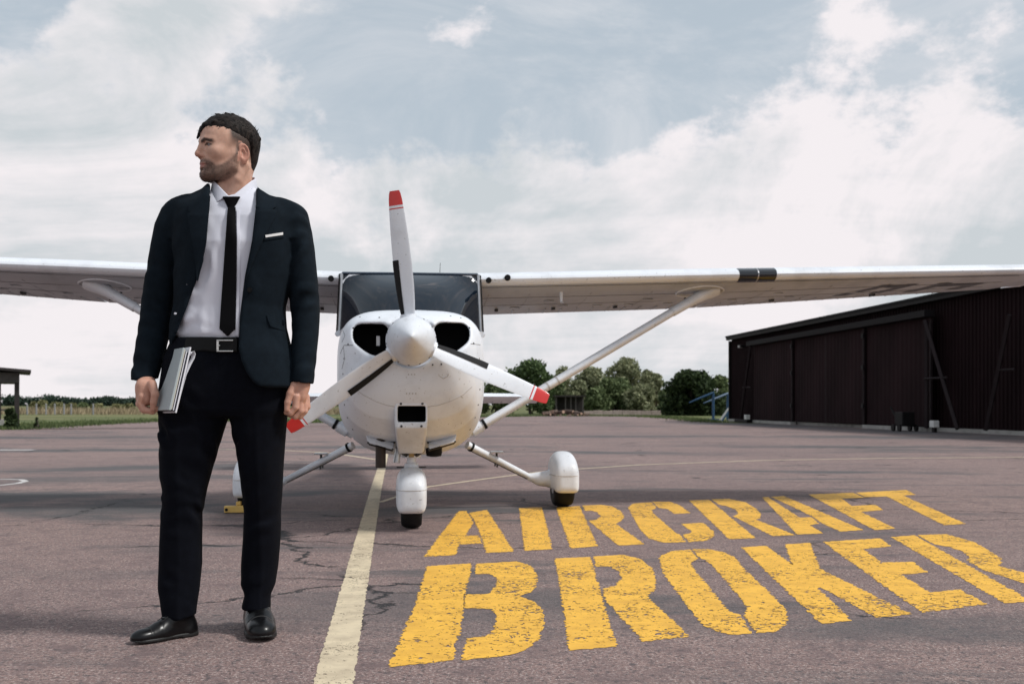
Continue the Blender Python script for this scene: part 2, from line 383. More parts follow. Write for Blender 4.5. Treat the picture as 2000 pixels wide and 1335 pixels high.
# --------------------------------------------------------- painted markings
def paint_mat(name, col, wear, dark, chip=34.0):
    m, nt, b = mkmat(name); N, L = nt.nodes.new, nt.links.new
    geo = N('ShaderNodeNewGeometry')
    def noise(s, d, r=0.6, dist=0.0, off=(0, 0, 0)):
        mp = N('ShaderNodeMapping'); mp.inputs['Location'].default_value = off; L(geo.outputs['Position'], mp.inputs[0])
        n = N('ShaderNodeTexNoise'); n.inputs['Scale'].default_value = s; n.inputs['Detail'].default_value = d; n.inputs['Roughness'].default_value = r
        n.inputs['Distortion'].default_value = dist; L(mp.outputs[0], n.inputs['Vector']); return n.outputs[0]
    r = N('ShaderNodeValToRGB'); L(noise(9, 5), r.inputs[0]); e = r.color_ramp.elements
    e[0].position = 0.3; e[0].color = (*dark, 1); e[1].position = 0.62; e[1].color = (*col, 1)
    L(r.outputs[0], b.inputs['Base Color']); b.inputs['Roughness'].default_value = 0.7
    big = noise(2.2, 3, off=(1, 4, 0))
    add = N('ShaderNodeMath'); add.operation = 'MULTIPLY_ADD'; L(big, add.inputs[0]); add.inputs[1].default_value = 0.45; L(noise(chip, 3, 0.55, 1.2), add.inputs[2])
    th = N('ShaderNodeMapRange'); L(add.outputs[0], th.inputs[0]); th.inputs[1].default_value = wear; th.inputs[2].default_value = wear + 0.02
    tr = N('ShaderNodeBsdfTransparent'); mx = N('ShaderNodeMixShader'); L(th.outputs[0], mx.inputs[0]); L(b.outputs[0], mx.inputs[1]); L(tr.outputs[0], mx.inputs[2])
    L(mx.outputs[0], nt.nodes['Material Output'].inputs[0])
    bp = N('ShaderNodeBump'); bp.inputs['Strength'].default_value = 0.2; bp.inputs['Distance'].default_value = 0.003; L(noise(60, 4, 0.75), bp.inputs['Height']); L(bp.outputs[0], b.inputs['Normal'])
    return m
M_YEL = paint_mat('yellow_stencil_paint', (0.78, 0.43, 0.045), 0.822, (0.60, 0.32, 0.035), 40)
M_CREAM = paint_mat('cream_line_paint', (0.62, 0.52, 0.36), 0.86, (0.44, 0.36, 0.25), 60)
M_THIN = paint_mat('faded_line_paint', (0.66, 0.55, 0.39), 0.93, (0.46, 0.38, 0.28), 40)
M_WHITE = paint_mat('faded_white_paint', (0.55, 0.53, 0.52), 0.88, (0.42, 0.40, 0.39), 25)

def jag(pts, step=0.016, j=0.008):
    out = []
    for i, p in enumerate(pts):
        q = pts[(i + 1) % len(pts)]; d = (q - p); k = max(1, int(d.length / step)); nrm = Vector((-d.y, d.x, 0)).normalized()
        for t in range(k):
            out.append(p + d * (t / k) + nrm * (random.uniform(-j, j) if t else 0))
    return out
z3 = lambda x, y: (600 + .35 * x, 880 + .35 * y)
z4 = lambda x, y: (1200 + .4 * x, 880 + .4 * y)
WORDS = {
 'AIRCRAFT': [
  ('A', z3, [[(845,335),(890,333),(928,400),(883,472),(958,470),(976,516),(850,520),(825,580),(650,590)], [(905,345),(1003,328),(1155,560),(1000,568),(985,516),(940,400)]]),
  ('I', z3, [[(1183,318),(1310,312),(1368,547),(1213,556)]]),
  ('R', z3, [[(1390,315),(1520,306),(1620,530),(1470,543)], [(1535,304),(1640,300),(1700,308),(1750,335),(1768,365),(1755,390),(1722,405),(1885,520),(1737,527),(1592,408),(1572,388),(1620,382),(1638,362),(1620,342),(1590,333),(1548,333)]]),
  ('C', z4, [[(65,275),(92,256),(178,249),(205,277),(182,290),(190,305),(295,395),(325,412),(350,445),(240,447),(165,425),(130,390),(85,312)], [(186,247),(270,247),(320,265),(372,303),(290,307),(262,284),(213,276)], [(325,355),(435,350),(485,395),(488,415),(455,437),(362,445),(335,408),(367,402),(376,390)]]),
  ('R', z4, [[(365,242),(462,237),(692,425),(560,430)], [(470,235),(560,233),(640,250),(690,280),(718,310),(712,328),(690,334),(885,410),(772,415),(580,318),(605,306),(592,286),(550,270),(512,262)]]),
  ('A', z4, [[(722,226),(750,224),(880,310),(905,325),(960,322),(1000,355),(955,362),(1020,402),(893,407)], [(765,224),(828,219),(1215,385),(1105,393),(1012,352),(968,320),(905,288)]]),
  ('F', z4, [[(948,212),(1165,203),(1222,228),(1110,232),(1160,268),(1275,262),(1312,288),(1205,297),(1372,378),(1270,386)]]),
  ('T', z4, [[(1180,203),(1425,190),(1470,213),(1410,217),(1715,355),(1610,362),(1330,222),(1225,225)]]),
 ],
 'BROKER': [
  ('B', z3, [[(668,642),(918,626),(900,720),(878,800),(870,875),(855,1010),(835,1040),(812,1165),(600,1190),(455,1205),(600,860)], [(945,628),(1170,615),(1250,640),(1283,690),(1283,745),(1240,790),(1185,808),(1270,840),(1315,890),(1325,960),(1290,1050),(1220,1110),(1080,1145),(865,1165),(885,1045),(1000,1030),(1045,990),(1055,920),(1030,880),(874,875),(882,800),(1010,795),(1055,750),(1060,710),(1020,685),(935,685)]]),
  ('R', z3, [[(1380,598),(1580,590),(1640,800),(1728,1090),(1460,1112),(1410,750)], [(1597,588),(1760,578),(1860,600),(1925,650),(1948,720),(1940,770),(1895,808),(2131,1034),(1874,1063),(1665,830),(1650,768),(1720,750),(1755,710),(1740,670),(1690,645),(1613,645)]]),
  ('O', z4, [[(218,528),(230,510),(280,488),(368,480),(410,526),(383,535),(372,552),(400,590),(550,770),(580,790),(618,800),(670,890),(580,895),(520,885),(440,855),(385,790),(240,600)], [(380,478),(460,478),(540,495),(590,520),(620,560),(830,760),(845,810),(835,850),(790,880),(690,888),(635,798),(652,770),(620,720),(480,560),(450,535),(420,525)]]),
  ('K', z4, [[(620,470),(742,462),(870,555),(832,455),(955,447),(1005,575),(1455,795),(1280,812),(1010,665),(995,670),(1160,828),(1010,842)]]),
  ('E', z4, [[(1018,443),(1300,425),(1350,465),(1215,478),(1305,543),(1455,540),(1530,592),(1400,603),(1540,690),(1690,675),(1820,747),(1500,788)]]),
  ('R', z4, [[(1352,420),(1464,410),(2040,733),(1905,742)], [(1478,410),(1620,405),(1760,445),(1885,520),(1890,548),(1870,558),(2290,672),(2170,700),(1800,580),(1760,557),(1718,533),(1735,518),(1700,490),(1640,468),(1562,455)]]),
 ]}
for word, letters in WORDS.items():
    c = gnd(1350, 1060 if word == 'AIRCRAFT' else 1190)
    th_ = thing('painted_word', (c.x, c.y, 0), 'worn yellow stencilled word %s painted on the asphalt' % word, 'road marking', 'yellow lettering on the apron')
    for li, (ch, zf, polys) in enumerate(letters):
        V, F = [], []
        for q in polys:
            ps = jag([gnd(*zf(*p), 0.0015) for p in q]); n0 = len(V); V += [p - c for p in ps]; F.append(tuple(range(n0, len(V))))
        for f in F:   # face up
            pass
        o = obj('letter', V, F, M_YEL, th_)
        bm = bmesh.new(); bm.from_mesh(o.data)
        for f in bm.faces:
            f.normal_update()
            if f.normal.z < 0: f.normal_flip()
        bm.to_mesh(o.data); bm.free()
        o['label'] = 'letter ' + ch
def strip(name, pts, widths, mat, label, z=0.0015):
    ps = [gnd(*p, z) for p in pts]; fine = []
    for i in range(len(ps) - 1):
        k = max(1, int((ps[i + 1] - ps[i]).length / 0.02))
        for j in range(k): fine.append((ps[i].lerp(ps[i + 1], j / k), widths[i] + (widths[i + 1] - widths[i]) * j / k))
    fine.append((ps[-1], widths[-1])); V, F = [], []
    for i, (p, w) in enumerate(fine):
        t = (fine[min(i + 1, len(fine) - 1)][0] - fine[max(i - 1, 0)][0]).normalized(); nrm = Vector((-t.y, t.x, 0))
        V += [p + nrm * (w / 2 + random.uniform(-.004, .004)), p - nrm * (w / 2 + random.uniform(-.004, .004))]
        if i: F.append((2 * i - 2, 2 * i - 1, 2 * i + 1, 2 * i))
    c = Vector((ps[0].x, ps[0].y, 0))
    return obj(name, V, F, mat, origin=c, label=label, cat='road marking')
strip('painted_line', [(645, 1380), (650, 1335), (733, 960), (751, 892), (757, 862)], [.118, .118, .108, .10, .10], M_CREAM, 'broad cream line on the asphalt leading from the foreground to the aircraft nose')
strip('painted_line', [(742, 980), (835, 950), (950, 934), (1070, 919), (1250, 907), (1500, 898), (1750, 894), (2050, 892)], [.05, .05, .055, .06, .07, .08, .09, .09], M_THIN, 'thin pale line curving right behind the nose wheel to the right edge', 0.0035)
strip('painted_line', [(330, 876), (440, 877), (556, 879), (650, 884), (735, 897)], [.1, .1, .09, .08, .06], M_THIN, 'thin faint line curving left behind the standing man', 0.0035)
strip('painted_line', [(-60, 878), (0, 878), (66, 878)], [.30, .30, .28], M_WHITE, 'short straight white dash on the asphalt near the left edge')
strip('painted_line', [(-70, 952), (0, 947), (35, 943), (50, 939), (42, 936), (10, 935), (-60, 936)], [.07, .07, .07, .07, .07, .07, .07], M_WHITE, 'looped end of a curved white line at the left edge')

# ------------------------------------------------------------------ hangar
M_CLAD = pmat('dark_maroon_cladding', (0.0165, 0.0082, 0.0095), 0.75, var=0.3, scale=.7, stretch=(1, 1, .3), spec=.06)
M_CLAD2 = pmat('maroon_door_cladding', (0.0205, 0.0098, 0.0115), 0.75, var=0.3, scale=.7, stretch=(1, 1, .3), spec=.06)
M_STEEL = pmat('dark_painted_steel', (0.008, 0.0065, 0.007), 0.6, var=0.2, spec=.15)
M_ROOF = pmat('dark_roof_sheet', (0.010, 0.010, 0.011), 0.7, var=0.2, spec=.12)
M_CONC = pmat('pale_concrete', (0.36, 0.35, 0.33), 0.9, var=0.2, scale=2)
HA, HB = Vector((10.92, 54, 0)), Vector((13.7, 28.9, 0))
hu = (HB - HA).normalized(); hn = Vector((hu.y, -hu.x, 0))   # hu towards the camera, hn outwards (image left)
if hn.x > 0: hn = -hn
HROT = math.atan2(hu.y, hu.x)
hangar = thing('hangar', HA, 'long dark maroon corrugated metal hangar with sliding doors at the right', 'hangar', rz=HROT)
# local frame: +x along the wall towards the camera, +y outwards or inwards
sgn = 1 if Vector((-math.sin(HROT), math.cos(HROT), 0)).dot(hn) > 0 else -1
def hloc(px): # distance along wall for a photo column
    k = (px - 1000) / FPX
    # (HA + hu*t).x = k*(HA + hu*t).y
    return (k * HA.y - HA.x) / (hu.x - k * hu.y)
HL = 36.0
def ypos(o): return o * sgn
def hbox(mb, x0, x1, o0, o1, z0, z1):
    a, b_ = sorted((ypos(o0), ypos(o1))); mb.box(x0, x1, a, b_, z0, z1)
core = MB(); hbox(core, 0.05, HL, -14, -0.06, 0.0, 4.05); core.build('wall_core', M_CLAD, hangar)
def corr(width, h, pitch=0.2, depth=0.035):
    V, F = [], []; n = int(round(width / pitch)); xs = []
    for i in range(n):
        x = i * pitch; xs += [(x, 0), (x + .11, 0), (x + .13, depth), (x + .18, depth)]
    xs.append((width, 0))
    for (x, d) in xs: V += [(x, ypos(d), 0), (x, ypos(d), h)]
    for i in range(len(xs) - 1): F.append((2 * i, 2 * i + 2, 2 * i + 3, 2 * i + 1))
    return V, F
V, F = corr(1.2, 3.95)
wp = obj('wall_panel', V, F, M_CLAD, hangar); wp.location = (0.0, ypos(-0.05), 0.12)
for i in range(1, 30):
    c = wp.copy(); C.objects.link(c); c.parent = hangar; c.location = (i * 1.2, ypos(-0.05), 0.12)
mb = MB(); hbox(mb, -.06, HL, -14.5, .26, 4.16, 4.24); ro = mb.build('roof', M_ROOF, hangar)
mb = MB(); hbox(mb, -.05, HL, .06, .22, 4.03, 4.158); mb.build('gutter', M_STEEL, ro)
mb = MB(); hbox(mb, -.10, -.02, -.1, .08, 0, 4.0); mb.build('corner_trim', M_STEEL, hangar)
mb = MB(); hbox(mb, 0.0, HL, -.04, .14, 0.0, 0.115); mb.build('footing', M_CONC, hangar)
x1485, x1838 = hloc(1487), hloc(1838)
mb = MB(); hbox(mb, x1485 - .3, x1838 + .15, .28, .62, 3.52, 3.72); mb.build('door_track', pmat('track_steel', (0.011, 0.0095, 0.0105), .7, spec=.12), hangar)
bounds = [x1485, hloc(1565), hloc(1630), hloc(1708), x1838]
M_DF = pmat('door_edge_steel', (0.022, 0.0155, 0.017), 0.7, spec=.15)
for i in range(4):
    a, b_ = bounds[i] + .02, bounds[i + 1] - .02; off = .36 if i % 2 == 0 else .30
    V, F = corr(b_ - a, 3.36, pitch=(b_ - a) / max(3, round((b_ - a) / .3)), depth=.02)
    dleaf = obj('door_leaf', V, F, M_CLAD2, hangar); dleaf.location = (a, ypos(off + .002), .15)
    mb = MB(); hbox(mb, 0, b_ - a, -.05, -.005, 0, 3.36); mb.build('backing', M_CLAD2, dleaf)
    mb = MB(); hbox(mb, b_ - a - .03, b_ - a + .03, -.02, .045, 0, 3.34); mb.build('door_edge', M_DF, dleaf)
    if i in (0, 2):
        for zc in (.55, 1.9, 3.0):
            mb = MB(); hbox(mb, b_ - a - .08, b_ - a + .08, .05, .09, zc, zc + .16); mb.build('hinge', M_STEEL, dleaf)
    if i in (0, 3):
        mb = MB(); hbox(mb, a, b_, .20, .46, 0.0, .118); mb.build('door_sill', M_CONC, hangar)
def hbeam(name, x0, z0, x1, z1, o, w=.07):
    mb = MB(); mb.tube([(x0, ypos(o), z0), (x1, ypos(o), z1)], w, 4); return mb.build(name, M_DF, hangar)
hbeam('brace', x1485 + .1, 3.5, hloc(1468), .15, .55); hbeam('brace', x1838 + .05, 3.4, hloc(1905), .12, .55)
hbeam('brace', x1838 + .05, 3.4, x1838 + .05, .1, .50)
hbeam('cross_bar', hloc(1473), 1.62, x1485 + .1, 1.62, .55, .03); hbeam('cross_bar', x1838, 1.62, hloc(1884), 1.62, .55, .03)
hbeam('brace', hloc(2010), 3.2, hloc(1962), .12, .55); hbeam('cross_bar', hloc(1987), 1.75, hloc(2020), 1.75, .55, .03)
mb = MB(); hbox(mb, hloc(1464), hloc(1488), .4, .75, 0.0, .14); mb.build('brace_foot', M_STEEL, hangar, bevel=.02)
def wallp(px, o, z): return HA + hu * hloc(px) + hn * o + Vector((0, 0, z))
M_WBOX = pmat('white_box_paint', (0.62, 0.62, 0.6), .6)
lp = thing('wall_lamp', wallp(1455, 0.0, 3.62), 'small lamp high on the hangar wall near its far corner', 'lamp', rz=HROT)
MB().box(-.09, .09, min(0, sgn * .2), max(0, sgn * .2), -.05, .07).build('housing', M_STEEL, lp, bevel=.02)
MB().box(-.16, -.07, min(sgn * .06, sgn * .26), max(sgn * .06, sgn * .26), -.07, .05).build('lens', M_WBOX, lp, bevel=.02)
lp.location = wallp(1455, 0.04, 3.62)
for (px, o, s, lab) in ((1489, .72, .14, 'small pale box at the foot of the hangar door left end'), (1878, .85, .13, 'pale square box on the ground right of the hangar doors')):
    p = wallp(px, o, 0); b0 = thing('utility_box', (p.x, p.y, 0.0), lab, 'box', rz=HROT)
    MB().box(-s, s, -s * .7, s * .7, .15, .15 + 1.55 * s).build('casing', M_WBOX, b0, bevel=.02)
    MB().lathe([(s * .35, -.01), (s * .35, .02)], (-s - .004, 0, .15 + s * .8), 'x', 12).build('port', M_STEEL, b0)
    MB().box(-s * .6, s * .6, -s * .3, s * .3, 0, .152).build('stand', M_STEEL, b0)
p = wallp(1830, 1.05, 0); cart = thing('door_trolley', (p.x, p.y, 0), 'dark wheeled trolley standing before the right end of the hangar doors', 'trolley', rz=HROT)
MB().box(-.26, .26, -.2, .2, .16, .60).build('body', M_STEEL, cart, bevel=.03)
MB().tube([(-.55, 0, .4), (-.95, 0, .75)], .03, 8).build('handle', M_STEEL, cart)
for sx in (-.2, .2):
    for sy in (-.27, .27):
        MB().lathe([(.05, -.03), (.11, -.03), (.11, .03), (.05, .03)], (sx, sy, .11), 'y', 14).build('wheel', M_STEEL, cart)

# ------------------------------------------------------ blue metal frame by the hangar
M_BLUE = pmat('faded_blue_paint', (0.016, 0.075, 0.17), .5, var=.2)
p = gnd(1393, 820); bf = thing('blue_frame', (p.x, p.y, -.02), 'blue metal post frame with slanting arms left of the hangar', 'frame')
Db = p.y
def bl(px, py, dy=0): q = at(px, py, Db + dy); return q - Vector((p.x, p.y, -.02))
MB().tube([(0, 0, 0), bl(1393, 766)], .07, 8).build('post', M_BLUE, bf)
MB().tube([bl(1421, 822, .8), bl(1421, 768, .8)], .07, 8).build('post', M_BLUE, bf)
MB().tube([bl(1395, 766), bl(1360, 780), bl(1346, 786)], [.075, .06, .03], 6).build('arm', M_BLUE, bf)
MB().tube([bl(1422, 768, .8), bl(1392, 780, .4), bl(1374, 787, .2)], [.075, .06, .03], 6).build('arm', M_BLUE, bf)
MB().tube([bl(1404, 824, -1.5), bl(1428, 790, -1.2)], .05, 6).build('ladder_rail', pmat('worn_galvanised', (.45, .46, .47), .5), bf)
MB().tube([bl(1408, 824, -1.1), bl(1432, 790, -.8)], .05, 6).build('ladder_rail', M_BLUE, bf)
MB().box(-.28, .28, -.2, .2, 0, .09).build('base_plate', M_BLUE, bf, bevel=.02)

# ------------------------------------------------------ open shelter at the left
M_DWOOD = pmat('dark_timber', (0.022, 0.016, 0.015), .7, var=.25)
M_FASC = pmat('grey_fascia', (0.075, 0.066, 0.062), .7, var=.2)
sp = gnd(33, 833); sh = thing('shelter', (sp.x, sp.y, -.02), 'open dark timber shelter with flat roof at the left edge', 'shelter', rz=.43)
for (x, y) in ((0, 0), (-.62, 0), (-2.2, 0), (0, 3.2), (-2.2, 3.2)): MB().box(x - .085, x + .085, y - .085, y + .085, 0, 1.72).build('post', M_DWOOD, sh)
MB().box(-2.5, .09, -.12, 3.35, 1.66, 2.03).build('fascia', M_FASC, sh)
V = []
for (x, z) in ((-3.2, 2.42), (.48, 2.13)):
    for y in (-.5, 3.8): V += [(x, y, z), (x, y, z - .10)]
obj('roof', V, [(0, 4, 6, 2), (1, 3, 7, 5), (0, 1, 5, 4), (2, 6, 7, 3), (0, 2, 3, 1), (4, 5, 7, 6)], M_DWOOD, sh)
MB().box(-2.4, -.08, -.05, .0, .62, .68).build('rail', M_FASC, sh)
MB().box(-2.4, -.45, -.1, 2.5, 0, .28).build('plinth', M_CONC, sh)

# ------------------------------------------------------------------ vegetation
def leaf_mat(name, a, b_, tr=.25):
    m, nt, bs = mkmat(name); N, L = nt.nodes.new, nt.links.new
    g = N('ShaderNodeNewGeometry'); r = N('ShaderNodeValToRGB'); L(g.outputs['Random Per Island'], r.inputs[0])
    r.color_ramp.elements[0].color = (*a, 1); r.color_ramp.elements[1].color = (*b_, 1)
    L(r.outputs[0], bs.inputs['Base Color']); bs.inputs['Roughness'].default_value = .75; bs.inputs['Specular IOR Level'].default_value = .2
    t = N('ShaderNodeBsdfTranslucent'); L(r.outputs[0], t.inputs[0]); x = N('ShaderNodeMixShader'); x.inputs[0].default_value = tr
    L(bs.outputs[0], x.inputs[1]); L(t.outputs[0], x.inputs[2]); L(x.outputs[0], nt.nodes['Material Output'].inputs[0]); return m
LM = {'dark': leaf_mat('dark_green_leaves', (.034, .058, .024), (.115, .165, .065)),
      'mid': leaf_mat('mid_green_leaves', (.055, .083, .033), (.20, .245, .115)),
      'pale': leaf_mat('pale_olive_leaves', (.10, .12, .06), (.38, .39, .235)),
      'deep': leaf_mat('deep_green_leaves', (.014, .026, .011), (.055, .08, .03)),  # darkest green foliage
      'straw': leaf_mat('straw_olive_leaves', (.11, .12, .05), (.33, .31, .16))}
M_BARK = pmat('grey_bark', (.10, .08, .065), .9, var=.3, scale=3)
def leaves(lobes, n, size):
    """leaf cards scattered through the outer shell of each lobe"""
    vol = np.array([l[3] * l[4] * l[5] for l in lobes]) ** .67; cnt = (n * vol / vol.sum()).astype(int) + 8
    P = []
    for l, c in zip(lobes, cnt):
        d = rng.normal(size=(c, 3)); d /= np.linalg.norm(d, axis=1)[:, None]
        r = rng.uniform(.35, 1, c) ** .5 * rng.uniform(.80, 1.32, c); P.append(np.array(l[:3]) + d * r[:, None] * np.array(l[3:6]))
    P = np.concatenate(P); P[:, 2] = np.maximum(P[:, 2], size * .4); k = len(P)
    a = rng.normal(size=(k, 3)); a /= np.linalg.norm(a, axis=1)[:, None]; b_ = np.cross(a, rng.normal(size=(k, 3))); b_ /= np.linalg.norm(b_, axis=1)[:, None]
    s = size * rng.uniform(.5, 1.25, k)[:, None]
    V = np.stack([P - a * s, P + b_ * s * .55, P + a * s, P - b_ * s * .55], 1).reshape(-1, 3)
    return V, np.arange(4 * k).reshape(-1, 4)
def tree(px, top, hw, D, kind, label, base=None, n=3800, size=.19, name='tree', nl=14, squash=1.0, cat='tree', group=None, bare=.12, lean=0):
    X = (px - 1000) / FPX * D; H = CAMH + (HZ - top) / FPX * D; w = hw / FPX * D
    t = thing(name, (X, D, -.02), label, cat, group)
    lob = []
    for i in range(nl):
        u = (i + .5) / nl; z = H * (bare + (1 - bare) * (.10 + .80 * u)); ww = w * (1.0 - .55 * max(0, (u - .55) / .45) ** 1.6) * squash
        an = i * 2.4 + random.random(); rr = ww * random.uniform(.30, .78)
        s = w * random.uniform(.34, .52) * (1 - .25 * u)
        lob.append((math.cos(an) * rr + lean * u, math.sin(an) * rr, z, s, s, min(s * random.uniform(.7, 1.1), H - z if H > z else s)))
    lob.append((lean, 0, H - w * .3, w * .32, w * .32, w * .3))
    V, F = leaves(lob, n, size); obj('crown', V, F, LM[kind], t)
    tr = MB(); hr = max(.05, H * .022)
    tr.tube([(0, 0, 0), (lean * .2, .05, H * .35), (lean * .6, 0, H * .7), (lean, 0, H * .9)], [hr * 1.3, hr, hr * .6, hr * .2], 7)
    for l in lob[2::3]: tr.tube([(lean * .2, 0, min(l[2], H * .3)), ((l[0]) * .6, l[1] * .6, (l[2] + H * .3) / 2), l[:3]], [hr * .55, hr * .35, hr * .12], 5)
    tr.build('trunk', M_BARK, t); return t
GT = 'trees beyond the apron'
tree(1035, 702, 56, 96, 'dark', 'dark green tree standing left of the aircraft wing strut, above the log pile', group=GT, n=6500, bare=.05)
tree(968, 742, 40, 104, 'mid', 'low green tree showing just right of the aircraft nose', group=GT, bare=.05)
tree(1098, 714, 28, 118, 'pale', 'thin grey green tree right behind the wing strut', group=GT, n=2600)
tree(1150, 716, 42, 104, 'pale', 'pale olive tree right of the strut, above the small shed', group=GT, n=5000)
tree(1222, 697, 40, 112, 'pale', 'tallest pale olive tree in the row right of the strut', group=GT, n=6000)
tree(1200, 738, 48, 99, 'mid', 'bushy mid green tree in front of the tallest pale tree', group=GT, n=6000, bare=.02)
tree(1166, 756, 28, 97, 'mid', 'low green tree beside the small dark shed', group=GT, n=3200, bare=.02)
tree(1250, 750, 30, 97, 'pale', 'low pale tree at the right foot of the tallest tree', group=GT, n=3000, bare=.02)
tree(1282, 729, 17, 108, 'pale', 'slender pale tree in the gap left of the dark round tree', group=GT, n=1800, bare=.2)
tree(1322, 742, 18, 112, 'pale', 'small pale tree peeping over the left of the dark round tree', group=GT, n=1600)
tree(1350, 724, 60, 84, 'deep', 'broad dark round tree left of the blue metal frame', group=GT, n=9000, bare=.0, squash=1.1)
tree(1404, 733, 26, 92, 'mid', 'green tree against the far corner of the hangar', group=GT, n=3600, bare=.04)
tree(1445, 740, 30, 98, 'mid', 'green tree mostly hidden behind the hangar corner', group=GT, n=2000)
tree(905, 752, 40, 108, 'mid', 'green tree hidden behind the aircraft nose', group=GT, n=2500)
tree(1085, 738, 34, 101, 'mid', 'bushy green tree behind the small dark shed', group=GT, n=4200, bare=.0)
tree(1125, 742, 34, 99, 'pale', 'low pale tree above the right end of the log pile', group=GT, n=4200, bare=.0)
tree(1262, 722, 24, 110, 'pale', 'pale tree right beside the tallest tree', group=GT, n=3200, bare=.02)
tree(1305, 758, 26, 100, 'mid', 'low green tree at the left foot of the dark round tree', group=GT, n=2600, bare=.0)
GB = 'bushes along the field'
bl_ = [(66, 784, 9, 'straw', 'leftmost olive bush along the field fence'), (84, 781, 14, 'straw', 'rounded olive bush behind the leftmost fence posts'), (112, 785, 14, 'straw', 'low pale bush between the fence posts'),
       (140, 787, 13, 'straw', 'pale bush right of the middle fence posts'), (163, 786, 13, 'mid', 'greener bush below the gap in the far wood'), (190, 788, 14, 'straw', 'straw coloured bush right of the wood gap'),
       (226, 789, 12, 'straw', 'small straw bush near the man sleeve'), (250, 788, 14, 'straw', 'straw bush just left of the man hand'), (292, 788, 16, 'straw', 'straw bush behind the man hand'),
       (415, 790, 22, 'straw', 'pale bush seen between the man and the aircraft'), (520, 788, 24, 'straw', 'pale bush behind the man left hand')]
for (px, top, hw, kd, lab) in bl_:
    tree(px, top, hw, random.uniform(118, 150), kd, lab, name='bush', cat='bush', group=GB, n=900, size=.2, nl=7, bare=0)
tree(22, 796, 15, 36.5, 'deep', 'dark scraggly bush growing against the shelter post', name='bush', cat='bush', n=900, size=.075, nl=8, bare=0)
tree(72, 814, 6, 37.5, 'deep', 'small dark bush alone on the grass right of the shelter', name='bush', cat='bush', n=350, size=.045, nl=5, bare=0)
# far wood on the horizon: a mass
def wood(x0, x1, D, h, n):
    lob = []
    x = x0
    while x < x1:
        s = random.uniform(.8, 1.25) * h; lob.append((x, D + random.uniform(-14, 14), s * .42, s * .8, s * .8, s * .56)); x += s * .55
    return leaves(lob, n, 1.1)
xx = lambda px, D: (px - 1000) / FPX * D
parts_ = [wood(xx(-500, 700), xx(176, 700), 700, 5.9, 16000), wood(xx(186, 700), xx(720, 700), 700, 5.6, 14000), wood(xx(1500, 700), xx(2500, 700), 700, 5.5, 5000)]
V = np.concatenate([a for a, _ in parts_]); obj('far_wood', V, np.arange(len(V)).reshape(-1, 4), leaf_mat('far_wood_leaves', (.022, .04, .03), (.055, .085, .06)), label='distant dark green wood along the left horizon', cat='wood', kind='stuff')
def blades(region, n, h, w):
    P = region(n); k = len(P); an = rng.uniform(0, math.pi, k); hh = h * rng.uniform(.4, 1.2, k)
    dx = np.stack([np.cos(an), np.sin(an), 0 * an], 1) * w; tip = np.stack([rng.normal(0, .25, k) * hh, rng.normal(0, .25, k) * hh, hh], 1)
    V = np.stack([P - dx, P + dx, P + tip], 1).reshape(-1, 3); return V, np.arange(3 * k).reshape(-1, 3)
def reg(px0, px1, D0, D1):
    def f(n):
        D = rng.uniform(D0, D1, n); px = rng.uniform(px0, px1, n); return np.stack([(px - 1000) / FPX * D, D, np.full(n, -.02)], 1)
    return f
V, F = blades(reg(-300, 760, 92, 118), 9000, .62, .06); obj('dry_grass', V, F, leaf_mat('dry_grass_blades', (.20, .16, .10), (.42, .34, .22)), label='strip of tall dry grass across the field', cat='grass', kind='stuff')
EA = np.array(EDGE[:len(edge_px) * 14 - 14])
def edge_reg(n):
    i = rng.integers(0, len(EA), n); p = EA[i]; d = rng.exponential(3.0, n) + .1
    r = p / np.linalg.norm(p, axis=1)[:, None]; q = p + r * d[:, None]; q[:, 0] += rng.normal(0, .5, n)
    return np.stack([q[:, 0], q[:, 1], np.full(n, -.02)], 1)
V, F = blades(edge_reg, 26000, .13, .025); obj('verge_grass', V, F, leaf_mat('verge_blades', (.045, .075, .028), (.15, .18, .075)), label='short rough grass along the far edge of the asphalt', cat='grass', kind='stuff')

# fence posts, shed, wood pile, low wall
M_POST = pmat('weathered_concrete_post', (.30, .30, .31), .85)
for k, (px, lab) in enumerate(((53, 'first pale fence post right of the shelter'), (71, 'second pale fence post right of the shelter'), (90, 'third pale fence post right of the shelter'), (107, 'fourth pale fence post right of the shelter'), (125, 'fifth pale fence post right of the shelter'), (139, 'sixth pale fence post right of the shelter'), (182, 'pale fence post standing apart below the gap in the far wood'))):
    X = xx(px, 92); o = thing('fence_post', (X, 92, -.02), lab, 'post', 'fence posts across the field')
    MB().box(-.055, .055, -.05, .05, 0, .9).build('shaft', M_POST, o, bevel=.01); MB().add([(-.055, -.05, .9), (.055, -.05, .9), (.055, .05, .9), (-.055, .05, .9), (0, 0, .95)], [(0, 1, 4), (1, 2, 4), (2, 3, 4), (3, 0, 4)]).build('cap', M_POST, o)
q = at(1112, 806, 90); shd = thing('shed', (q.x, 90, -.02), 'small dark open shed below the trees right of the propeller tip', 'shed')
MB().box(-1.15, 1.15, .6, .7, 0, 1.5).build('back_wall', M_DWOOD, shd)
for x in (-1.1, -.35, .1, .5, 1.1): MB().box(x - .05, x + .05, -.6, -.5, 0, 1.5).build('post', M_FASC, shd)
MB().box(-1.3, 1.3, -.9, .9, 1.5, 1.62).build('roof', M_DWOOD, shd); MB().box(-1.15, -1.09, -.5, .6, 0, 1.5).build('side_wall', M_DWOOD, shd)
M_LOGE = pmat('cut_wood', (.45, .30, .22), .85, var=.25, scale=8); M_LOG = pmat('log_bark', (.13, .085, .065), .9, var=.3)
lgrp = 'heaped logs before the shed'
